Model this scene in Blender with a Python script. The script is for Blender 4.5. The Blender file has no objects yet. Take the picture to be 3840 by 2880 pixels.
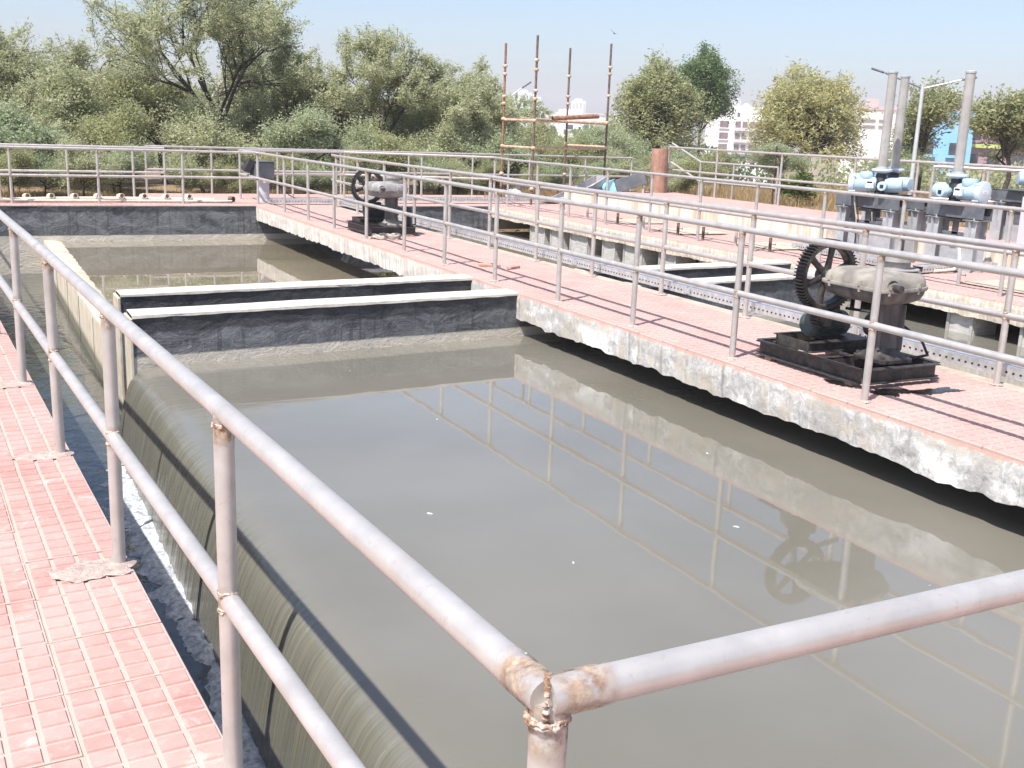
import bpy, bmesh, math, random
import numpy as np
from mathutils import Vector, Matrix, noise as mnoise

SC = bpy.context.scene
COL = SC.collection
PI = math.pi
random.seed(7)

# ------------------------------------------------------------------ camera
cam_d = bpy.data.cameras.new("camera"); cam = bpy.data.objects.new("camera", cam_d); COL.objects.link(cam)
CAM_H = 1.6537
PITCH, ROLL, YAW = math.radians(13.500), math.radians(2.187), math.radians(27.264)
_f = Vector((math.sin(YAW)*math.cos(PITCH), math.cos(YAW)*math.cos(PITCH), -math.sin(PITCH)))
_r0 = Vector((math.cos(YAW), -math.sin(YAW), 0)); _u0 = _r0.cross(_f)
_r = math.cos(ROLL)*_r0 + math.sin(ROLL)*_u0; _u = -math.sin(ROLL)*_r0 + math.cos(ROLL)*_u0
cam.matrix_world = Matrix(((_r.x, _u.x, -_f.x, 0), (_r.y, _u.y, -_f.y, 0), (_r.z, _u.z, -_f.z, CAM_H), (0, 0, 0, 1)))
cam_d.sensor_width = 36; cam_d.lens = 4018.15/3840*36; cam_d.clip_start = 0.05; cam_d.clip_end = 6000
SC.camera = cam

# ------------------------------------------------------------------ world and sun
SUN_EL = math.radians(58.5)
SUN_DIR = Vector((-0.55, -0.28, 0)).normalized()          # towards the sun, horizontally
w = bpy.data.worlds.new("World"); SC.world = w; w.use_nodes = True
nt = w.node_tree; bg = nt.nodes["Background"]
sky = nt.nodes.new("ShaderNodeTexSky"); sky.sky_type = 'NISHITA'; sky.sun_disc = False
sky.sun_elevation = SUN_EL; sky.sun_rotation = math.atan2(SUN_DIR.x, SUN_DIR.y)
sky.altitude = 0; sky.air_density = 0.95; sky.dust_density = 1.9; sky.ozone_density = 3.4
nt.links.new(sky.outputs[0], bg.inputs[0]); bg.inputs[1].default_value = 0.060
sd = bpy.data.lights.new("sun", 'SUN'); so = bpy.data.objects.new("sun", sd); COL.objects.link(so)
sd.energy = 2.3; sd.angle = math.radians(0.53); sd.color = (1.0, 0.955, 0.90)
sv = Vector((SUN_DIR.x*math.cos(SUN_EL), SUN_DIR.y*math.cos(SUN_EL), math.sin(SUN_EL)))
so.rotation_euler = sv.to_track_quat('Z', 'Y').to_euler(); so.location = (0, 0, 30)
SC.view_settings.view_transform = 'Standard'; SC.view_settings.look = 'None'
SC.view_settings.gamma = 1; SC.view_settings.exposure = 1.75; SC.view_settings.use_curve_mapping = False
SC.render.engine = 'CYCLES'

# ------------------------------------------------------------------ material helpers
class NT:
    def __init__(s, name):
        s.m = bpy.data.materials.new(name); s.m.use_nodes = True
        s.t = s.m.node_tree; s.p = s.t.nodes["Principled BSDF"]; s.out = s.t.nodes["Material Output"]
    def n(s, typ, **kw):
        k = s.t.nodes.new(typ)
        for a, b in kw.items(): setattr(k, a, b)
        return k
    def L(s, a, b): s.t.links.new(a, b)
    def put(s, sock, v):
        if isinstance(v, bpy.types.NodeSocket): s.L(v, sock)
        elif isinstance(v, (tuple, list)) and len(v) == 3 and sock.type == 'RGBA': sock.default_value = (*v, 1)
        else: sock.default_value = v
    def pos(s): return s.n('ShaderNodeNewGeometry').outputs['Position']
    def obj(s): return s.n('ShaderNodeTexCoord').outputs['Object']
    def xyz(s, v):
        k = s.n('ShaderNodeSeparateXYZ'); s.L(v, k.inputs[0]); return k.outputs
    def scale(s, v, sc):
        k = s.n('ShaderNodeVectorMath', operation='MULTIPLY'); s.L(v, k.inputs[0]); k.inputs[1].default_value = sc; return k.outputs[0]
    def noise(s, v, sc, det=4, rough=.55, dist=0):
        k = s.n('ShaderNodeTexNoise'); s.L(v, k.inputs['Vector'])
        k.inputs['Scale'].default_value = sc; k.inputs['Detail'].default_value = det
        k.inputs['Roughness'].default_value = rough; k.inputs['Distortion'].default_value = dist
        return k.outputs['Fac']
    def vor(s, v, sc, feature='F1'):
        k = s.n('ShaderNodeTexVoronoi', feature=feature); s.L(v, k.inputs['Vector']); k.inputs['Scale'].default_value = sc
        return k.outputs[0]
    def ramp(s, f, stops):
        k = s.n('ShaderNodeValToRGB'); s.L(f, k.inputs[0]); e = k.color_ramp.elements
        while len(e) < len(stops): e.new(0.5)
        for i, (p, c) in enumerate(stops):
            e[i].position = p; e[i].color = (*c, 1) if len(c) == 3 else c
        return k.outputs[0]
    def step(s, f, a, b):
        k = s.n('ShaderNodeMapRange', interpolation_type='SMOOTHSTEP'); s.put(k.inputs[0], f)
        k.inputs[1].default_value = a; k.inputs[2].default_value = b; return k.outputs[0]
    def math(s, op, a, b=0.0, clamp=False):
        k = s.n('ShaderNodeMath', operation=op, use_clamp=clamp); s.put(k.inputs[0], a); s.put(k.inputs[1], b); return k.outputs[0]
    def mix(s, f, a, b, bt='MIX'):
        k = s.n('ShaderNodeMix', data_type='RGBA', blend_type=bt)
        s.put(k.inputs[0], f); s.put(k.inputs[6], a); s.put(k.inputs[7], b); return k.outputs[2]
    def rnd(s): return s.n('ShaderNodeObjectInfo').outputs['Random']
    def bump(s, h, strength, dist=.02):
        k = s.n('ShaderNodeBump'); s.L(h, k.inputs['Height']); k.inputs['Strength'].default_value = strength
        k.inputs['Distance'].default_value = dist; s.L(k.outputs[0], s.p.inputs['Normal']); return k
    def done(s, col=None, rough=None, metal=None, spec=None):
        if col is not None: s.put(s.p.inputs['Base Color'], col)
        if rough is not None: s.put(s.p.inputs['Roughness'], rough)
        if metal is not None: s.put(s.p.inputs['Metallic'], metal)
        if spec is not None: s.put(s.p.inputs['Specular IOR Level'], spec)
        return s.m
M = {}
def simple(name, a, b, sc=6, rough=.7, metal=0, bump=.15, bsc=40, world=False, stretch=None, spec=.5, lo=.35, hi=.65):
    k = NT(name); v = k.pos() if world else k.obj()
    if stretch: v = k.scale(v, stretch)
    f = k.noise(v, sc, 6, .6)
    c = k.ramp(f, [(lo, a), (hi, b)])
    if bump: k.bump(k.noise(v, bsc, 4), bump, .01)
    M[name] = k.done(c, rough, metal, spec); return M[name]

def m_pipe(name, a, b, metal=.55):
    k = NT(name); v = k.pos()
    f = k.noise(v, 9, 6, .65); f2 = k.noise(v, 60, 3, .6)
    c = k.ramp(f, [(.3, a), (.7, b)])
    c = k.mix(k.math('MULTIPLY', k.step(f2, .60, .76), .45), c, (.40, .34, .29))
    c = k.mix(k.math('MULTIPLY', k.step(k.noise(v, 3.1, 5, .7), .52, .70), .55), c, (.58, .51, .44))
    c = k.mix(k.math('MULTIPLY', k.step(k.noise(v, 23, 6, .75), .66, .72), .7), c, (.30, .18, .10))
    r = k.math('MULTIPLY_ADD', f, .25); r.node.inputs[2].default_value = .27
    k.bump(f2, .06, .004)
    M[name] = k.done(c, r, metal)
m_pipe('pipe', (.49, .46, .435), (.63, .595, .565), .5)
m_pipe('pipe_grey', (.42, .395, .375), (.53, .505, .485), .35)
simple('weld', (.24, .13, .07), (.62, .52, .45), 45, .7, .2, .5, 90, lo=.4, hi=.6)
simple('stain', (.5, .40, .33), (.70, .66, .63), 20, .55, .3, .1, 60)

def m_tile():
    k = NT('tile'); v = k.pos(); r = k.rnd()
    f = k.noise(v, 2.2, 6, .62); f2 = k.noise(v, 26, 5, .65); f3 = k.noise(v, 5.5, 6, .7, .6)
    c = k.mix(r, (.385, .195, .17), (.44, .25, .22))
    c = k.mix(k.step(f, .36, .68), c, (.44, .30, .268))
    c = k.mix(k.math('MULTIPLY', k.step(f2, .5, .72), .45), c, (.485, .385, .345))
    c = k.mix(k.math('MULTIPLY', k.step(f3, .56, .70), .75), c, (.52, .44, .39))     # cement wash and dust
    c = k.mix(k.math('MULTIPLY', k.step(k.xyz(v)[0], 2.5, 4.5), .45), c, (.475, .345, .312))      # the outer decks are dustier
    z = k.xyz(k.obj())[2]
    c = k.mix(k.math('MULTIPLY', k.step(z, -.0035, -.0055), .65), c, (.50, .39, .34))  # dusty grout in the grooves
    k.bump(f2, .25, .004)
    M['tile'] = k.done(c, .88)
m_tile()
def m_bed(name='cement_bed'):
    k = NT(name); v = k.pos(); f = k.noise(v, 5, 6, .65)
    c = k.ramp(f, [(.3, (.30, .24, .20)), (.6, (.44, .37, .31)), (.8, (.54, .48, .42))])
    k.bump(k.noise(v, 50, 4), .4, .006); M[name] = k.done(c, .95)
m_bed()
def m_edge():   # rough cast side of the walkways
    k = NT('slab_face'); v = k.pos(); x, y, z = k.xyz(v)
    f = k.noise(v, 3.2, 8, .68, .4); g = k.noise(v, 14, 8, .72, .8); s = k.noise(k.scale(v, (3, 9, .6)), 3, 5, .6)
    c = k.ramp(g, [(.32, (.27, .26, .255)), (.5, (.47, .455, .435)), (.66, (.66, .64, .61))])
    c = k.mix(k.math('MULTIPLY', k.step(f, .46, .60), .8), c, (.50, .44, .355))
    c = k.mix(k.math('MULTIPLY', k.step(k.noise(k.scale(v, (1, 1, .5)), 1.3, 7, .7, 1.2), .50, .62), .45), c, (.34, .32, .30))
    zz = k.math('ADD', z, k.math('MULTIPLY', g, .12))
    wfac = k.math('MULTIPLY', k.step(k.noise(v, 2.1, 6, .7), .52, .62), k.step(zz, .02, -.12))
    c = k.mix(wfac, c, (.80, .79, .77))
    dr = k.noise(k.scale(v, (1, 11, .55)), 1.0, 5, .6)
    c = k.mix(k.math('MULTIPLY', k.step(dr, .60, .70), .6), c, (.76, .745, .72))
    c = k.mix(k.math('MULTIPLY', k.step(k.noise(k.scale(v, (1, 8, .4)), 1.3, 5, .6), .62, .70), .55), c, (.20, .185, .165))
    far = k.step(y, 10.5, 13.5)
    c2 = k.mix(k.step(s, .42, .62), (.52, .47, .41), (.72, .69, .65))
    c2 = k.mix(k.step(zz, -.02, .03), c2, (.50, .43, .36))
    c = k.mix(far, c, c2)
    c = k.mix(k.math('MULTIPLY', k.step(k.math('ADD', z, k.math('MULTIPLY', f, .05)), -.022, .0), .7), c, (.55, .26, .20))
    k.bump(k.math('ADD', g, k.math('MULTIPLY', k.noise(v, 55, 6, .7), .5)), .55, .012); M['slab_face'] = k.done(c, .95)
m_edge()
def m_edge2():
    k = NT('slab_face_far'); v = k.pos(); x, y, z = k.xyz(v)
    g = k.noise(v, 12, 8, .7, .6); s = k.noise(k.scale(v, (3, 7, .5)), 3, 5, .65); f = k.noise(v, 1.6, 5, .6)
    c = k.mix(k.step(s, .38, .66), (.50, .43, .34), (.74, .67, .57))
    c = k.mix(k.math('MULTIPLY', k.step(g, .5, .7), .5), c, (.70, .66, .60))
    c = k.mix(k.math('MULTIPLY', k.step(f, .63, .70), .8), c, (.20, .21, .23))
    c = k.mix(k.math('MULTIPLY', k.step(z, -.05, -.01), .5), c, (.55, .30, .22))
    k.bump(g, .7, .02); M['slab_face_far'] = k.done(c, .95)
m_edge2()
def m_black(name, zb, zt=-.03):  # bitumen painted wall; zb = top of the pale scale left at the waterline
    k = NT(name); v = k.pos(); x, y, z = k.xyz(v)
    n1 = k.noise(k.scale(v, (1, 1, 1.8)), 2.6, 9, .72, .9); n2 = k.noise(v, 30, 5, .7); n3 = k.noise(k.scale(v, (9, 9, .8)), 2, 5, .6)
    bl = k.math('ADD', k.vor(k.scale(v, (1, .2, 1)), 1.9), k.math('MULTIPLY', n2, .10))
    up = k.step(z, zb+.05, zb+.42)
    c = k.ramp(n1, [(.32, (.026, .029, .034)), (.45, (.088, .093, .103)), (.64, (.19, .197, .208))])
    c = k.mix(k.math('MULTIPLY', k.step(n3, .50, .70), .32), c, (.19, .195, .205))
    c = k.mix(k.math('MULTIPLY', k.step(k.noise(k.scale(v, (14, 14, .5)), 1.3, 4, .6), .58, .64), .5), c, (.02, .022, .026))
    c = k.mix(k.math('MULTIPLY', k.step(n2, .57, .70), .55), c, (.34, .34, .34))
    c = k.mix(k.math('MULTIPLY', k.math('MULTIPLY', k.step(bl, .29, .20), up), .85), c, (.014, .015, .018))
    edge = k.math('ADD', z, k.math('MULTIPLY', k.noise(k.scale(v, (1, 1, .2)), 3.2, 5, .65), .16))
    c = k.mix(k.math('MULTIPLY', k.step(edge, zt-.075, zt-.045), .8), c, k.ramp(n1, [(.4, (.014, .016, .02)), (.7, (.06, .063, .07))]))
    zz = k.math('ADD', z, k.math('MULTIPLY', k.math('SUBTRACT', n1, .5), .05))
    c = k.mix(k.step(zz, zb+.012, zb-.012), c, k.mix(n2, (.46, .42, .35), (.66, .61, .53)))
    c = k.mix(k.step(zz, zt+.006, zt+.014), c, (.80, .75, .66))
    k.bump(k.math('ADD', n1, k.math('MULTIPLY', n2, .3)), .9, .04)
    r = k.math('MULTIPLY_ADD', n2, .4); r.node.inputs[2].default_value = .32
    M[name] = k.done(c, r)
m_black('bitumen_near', -.37); m_black('bitumen_far', -.54, .02); m_black('bitumen_chan', -.50)
def m_lime():
    k = NT('limewash'); v = k.pos(); f = k.noise(v, 6, 7, .7); g = k.noise(v, 40, 4, .6)
    c = k.ramp(f, [(.32, (.42, .375, .31)), (.5, (.58, .54, .47)), (.7, (.66, .625, .56))])
    c = k.mix(k.math('MULTIPLY', k.step(g, .62, .75), .4), c, (.55, .48, .38))
    k.bump(g, .4, .01); M['limewash'] = k.done(c, .92)
m_lime()
def m_weir():
    k = NT('weir_plaster'); v = k.pos(); x, y, z = k.xyz(v)
    f = k.noise(v, 4, 6, .65); s = k.noise(k.scale(v, (1, 2, .35)), 3, 5, .6)
    c = k.ramp(f, [(.3, (.40, .35, .27)), (.55, (.55, .505, .42)), (.75, (.63, .59, .51))])
    c = k.mix(k.math('MULTIPLY', k.step(s, .5, .68), .6), c, (.60, .42, .22))
    c = k.mix(k.math('MULTIPLY', k.step(z, -1.0, -1.12), .85), c, (.10, .10, .07))
    k.bump(f, .4, .02); M['weir_plaster'] = k.done(c, .85)
m_weir()
def m_white_stain():
    k = NT('stained_whitewash'); v = k.pos(); x, y, z = k.xyz(v)
    s = k.noise(k.scale(v, (1, 4.2, .45)), 1.6, 6, .65); f = k.noise(v, 8, 6, .7)
    c = k.ramp(s, [(.36, (.50, .38, .27)), (.50, (.66, .57, .47)), (.60, (.84, .82, .78))])
    c = k.mix(k.math('MULTIPLY', k.step(f, .55, .7), .5), c, (.58, .50, .42))
    k.bump(f, .3, .01); M['stained_whitewash'] = k.done(c, .9)
m_white_stain()
simple('concrete', (.30, .285, .265), (.46, .44, .41), 5, .92, 0, .4, 35, True)
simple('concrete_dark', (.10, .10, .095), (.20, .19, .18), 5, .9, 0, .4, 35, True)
simple('concrete_column', (.36, .355, .335), (.52, .50, .475), 7, .92, 0, .3, 30, True, (1, 1, 4))
simple('cement_patch', (.32, .25, .215), (.47, .385, .34), 26, .95, 0, 1.0, 70, True)
simple('steel_grey', (.33, .345, .365), (.45, .46, .475), 7, .5, .15, .06, 40)
simple('steel_dark', (.085, .095, .11), (.15, .16, .175), 7, .5, .1, .08, 40)
simple('steel_light', (.33, .345, .36), (.45, .465, .48), 7, .5, .1, .05, 40)
simple('galvanised', (.50, .51, .52), (.70, .71, .72), 14, .42, .6, .06, 60, True)
simple('slot_black', (.01, .01, .012), (.02, .02, .02), 5, .9, 0, 0)
simple('grease_black', (.010, .010, .011), (.045, .04, .036), 14, .42, .0, .35, 50)
simple('grease_steel', (.028, .028, .03), (.085, .075, .065), 16, .5, .2, .35, 55)
simple('dusty_iron', (.17, .157, .14), (.36, .33, .285), 6, .85, 0, .25, 50)
simple('grey_iron', (.20, .195, .19), (.38, .365, .35), 7, .7, .1, .25, 50)
simple('column_iron', (.075, .072, .07), (.19, .18, .17), 8, .6, .2, .25, 40, stretch=(1, 1, .4))
simple('motor_green', (.055, .075, .078), (.10, .13, .13), 14, .6, .1, .1, 50)
simple('actuator_blue', (.35, .49, .585), (.44, .57, .655), 5, .34, 0, .03, 60)
simple('actuator_cap', (.48, .56, .64), (.56, .63, .70), 5, .35, 0, .02, 60)
simple('label_white', (.78, .78, .76), (.84, .84, .82), 20, .5, 0, 0)
simple('label_print', (.42, .42, .44), (.72, .72, .72), 60, .5, 0, 0, lo=.48, hi=.52)
simple('black_plastic', (.015, .016, .018), (.03, .03, .032), 8, .5, 0, .05)
simple('rust', (.17, .075, .04), (.36, .20, .13), 12, .85, .1, .4, 60)
simple('rust_pipe', (.30, .155, .105), (.46, .28, .21), 9, .8, .1, .3, 60, stretch=(1, 1, .5))
simple('rust_dark', (.10, .065, .05), (.22, .15, .12), 14, .75, .2, .3, 60)
simple('ledger_paint', (.40, .24, .15), (.64, .50, .38), 12, .8, .1, .3, 60)
simple('pvc', (.62, .53, .41), (.76, .69, .57), 10, .55, 0, .08, 40)
simple('grey_pvc', (.46, .46, .49), (.58, .58, .61), 6, .5, 0, .03)
simple('box_grey', (.10, .11, .125), (.16, .17, .185), 5, .45, .1, .03)
simple('teal_tarp', (.22, .56, .62), (.40, .72, .76), 9, .5, 0, .3, 20)
simple('sheet_grey', (.36, .34, .35), (.48, .46, .47), 4, .6, .2, .1, 20)
simple('chequer_plate', (.46, .40, .32), (.62, .55, .45), 8, .7, .3, .5, 90, True)
simple('straw', (.42, .29, .13), (.66, .52, .30), 20, .95, 0, .3, 60, True)
simple('bark', (.030, .024, .019), (.095, .078, .062), 14, .95, 0, .5, 30)
simple('sack', (.62, .60, .56), (.78, .76, .72), 12, .9, 0, .5, 25)
simple('hose', (.34, .30, .25), (.52, .47, .40), 20, .8, 0, .2, 40)
simple('broken_tile', (.46, .22, .18), (.58, .34, .29), 20, .9, 0, .3, 50, True)
simple('brick_block', (.36, .22, .16), (.52, .40, .32), 18, .95, 0, .5, 50)
simple('oil', (.008, .007, .006), (.02, .017, .014), 9, .25, 0, .2, 20, True)
simple('lamp_grey', (.50, .52, .54), (.60, .62, .63), 4, .5, .3, 0)
simple('lamp_dark', (.10, .11, .125), (.16, .17, .18), 4, .5, .2, 0)
simple('bird_brown', (.05, .045, .04), (.12, .10, .09), 8, .9, 0, 0)
simple('white_paint', (.72, .72, .71), (.82, .81, .80), .35, .85, 0, .05, 3, True)
simple('white_shade', (.50, .49, .52), (.60, .59, .61), .35, .85, 0, .05, 3, True)
simple('cream_paint', (.66, .60, .50), (.76, .71, .62), .3, .85, 0, .05, 3, True)
simple('pink_roof', (.50, .32, .30), (.60, .42, .40), .3, .85, 0, 0, 3, True)
simple('blue_paint', (.20, .44, .70), (.28, .52, .76), .3, .7, 0, .05, 3, True)
simple('mauve_paint', (.33, .20, .24), (.44, .29, .33), .35, .85, 0, .05, 3, True)
simple('lime_band', (.42, .50, .12), (.55, .62, .22), .5, .85, 0, .05, 3, True)
simple('window_dark', (.03, .032, .04), (.09, .09, .10), .8, .25, 0, 0, 3, True)
simple('window_brown', (.12, .07, .07), (.22, .15, .14), .8, .3, 0, 0, 3, True)

WDEEP, WPALE = (.152, .143, .115), (.186, .176, .148)
def flow_lines(k, v):      # the surface draws out into fine streaks towards the weir
    x_ = k.xyz(v)[0]
    return k.math('MULTIPLY', k.math('ADD', k.noise(k.scale(v, (.9, 7, 1)), 1.7, 3, .5, .5), k.noise(k.scale(v, (1.4, 15, 1)), 1.3, 2, .5, .3)), k.step(x_, 2.7, 1.3))
def m_water(name, deep, pale, bsc, bstr, rough=.02, spec=.5, stretch=(1, 1, 1), big=.0, flow=0):
    k = NT(name); v = k.pos(); vs = k.scale(v, stretch)
    f = k.noise(v, .55, 4, .5)
    c = k.mix(k.step(f, .3, .7), deep, pale)
    h = k.noise(vs, bsc, 3, .5, .4)
    if big: h = k.math('ADD', h, k.math('MULTIPLY', k.noise(vs, bsc*.22, 2, .5), big))
    if flow: h = k.math('ADD', h, k.math('MULTIPLY', flow_lines(k, v), flow))
    k.bump(h, bstr, .02)
    k.p.inputs['IOR'].default_value = 1.58
    M[name] = k.done(c, rough, 0, spec)
m_water('murky_water', WDEEP, WPALE, 2.2, .034, big=.6, flow=3.2)
m_water('murky_water_far', (.185, .160, .112), (.215, .188, .138), 2.6, .025, big=.6)
m_water('channel_water', (.040, .048, .050), (.085, .085, .068), 7.5, .55, .03, stretch=(1, .7, 1), big=1.2)
def m_fall():
    k = NT('falling_water'); v = k.pos()
    x, y, z = k.xyz(v)
    s = k.noise(k.scale(v, (.9, 34, .9)), 1.0, 4, .55); s2 = k.noise(k.scale(v, (.6, 9, .6)), 1.0, 3, .5)
    fz = k.step(z, -.463, -.505)
    s3 = k.noise(k.scale(v, (1.2, 90, 1.2)), 1.0, 3, .5)
    c = k.mix(k.step(k.math('ADD', k.math('MULTIPLY', s, .6), k.math('MULTIPLY', s3, .4)), .28, .74), (.118, .114, .088), (.172, .167, .135))
    c = k.mix(k.math('MULTIPLY', k.step(k.noise(k.scale(v, (2, 40, 2)), 1.0, 6, .7), .64, .74), .45), c, (.42, .42, .38))
    c = k.mix(k.math('MULTIPLY', k.step(s2, .62, .74), .5), c, (.05, .05, .04))
    c = k.mix(fz, k.mix(k.step(k.noise(v, .55, 4, .5), .3, .7), WDEEP, WPALE), c)
    calm = k.math('ADD', k.noise(v, 2.2, 3, .5, .4), k.math('MULTIPLY', k.noise(v, 2.2*.22, 2, .5), .6))
    calm = k.math('ADD', k.math('MULTIPLY', calm, .095), k.math('MULTIPLY', flow_lines(k, v), .3))
    k.bump(k.math('ADD', k.math('MULTIPLY', k.math('ADD', s, s2), fz), calm), .36, .02)
    k.p.inputs['IOR'].default_value = 1.58
    M['falling_water'] = k.done(c, k.math('MULTIPLY_ADD', fz, .14)); k.p.inputs['Roughness'].links[0].from_node.inputs[2].default_value = .02
m_fall()
def m_foam():
    k = NT('foam'); v = k.pos(); f = k.noise(v, 24, 6, .7)
    c = k.ramp(f, [(.35, (.22, .25, .28)), (.65, (.72, .74, .76))])
    k.bump(f, .8, .02); M['foam'] = k.done(c, .6)
m_foam()
def m_leaf(name, cols, trans=.5):
    k = NT(name); isl = k.n('ShaderNodeNewGeometry').outputs['Random Per Island']
    f = k.noise(k.pos(), 1.1, 3, .6)
    c = k.ramp(k.math('ADD', k.math('MULTIPLY', isl, .65), k.math('MULTIPLY', f, .45)), [(i/(len(cols)-1)*.8+.1, c) for i, c in enumerate(cols)])
    k.done(c, .6, 0, .3)
    tr = k.n('ShaderNodeBsdfTranslucent'); k.L(c, tr.inputs[0]); ms = k.n('ShaderNodeMixShader'); ms.inputs[0].default_value = trans
    k.L(k.p.outputs[0], ms.inputs[1]); k.L(tr.outputs[0], ms.inputs[2]); k.L(ms.outputs[0], k.out.inputs[0])
    M[name] = k.m
m_leaf('leaf_olive', [(.31, .35, .215), (.42, .45, .275), (.515, .53, .325), (.60, .60, .385)])
m_leaf('leaf_dark', [(.23, .285, .18), (.34, .40, .245), (.44, .49, .305), (.52, .555, .35)])
m_leaf('leaf_yellow', [(.30, .33, .19), (.42, .43, .24), (.53, .50, .25), (.63, .56, .25)])
m_leaf('leaf_mixed', [(.22, .255, .14), (.33, .36, .19), (.43, .44, .235), (.51, .49, .25)])
m_leaf('leaf_green', [(.08, .125, .06), (.14, .21, .09), (.20, .28, .12), (.25, .33, .14)])
m_leaf('leaf_bright', [(.055, .085, .025), (.11, .16, .04), (.17, .22, .06), (.2, .25, .08)])
m_leaf('grass_dry', [(.20, .13, .06), (.36, .25, .12), (.50, .37, .19), (.58, .46, .26)])
def m_ground():
    k = NT('ground'); v = k.pos(); f = k.noise(v, .5, 7, .65); g = k.noise(v, 9, 6, .7)
    c = k.ramp(f, [(.3, (.11, .10, .055)), (.5, (.27, .19, .115)), (.68, (.38, .27, .15))])
    c = k.mix(k.math('MULTIPLY', k.step(g, .45, .7), .5), c, (.20, .14, .085))
    k.bump(g, .8, .08); M['ground'] = k.done(c, .97)
m_ground()

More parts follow.
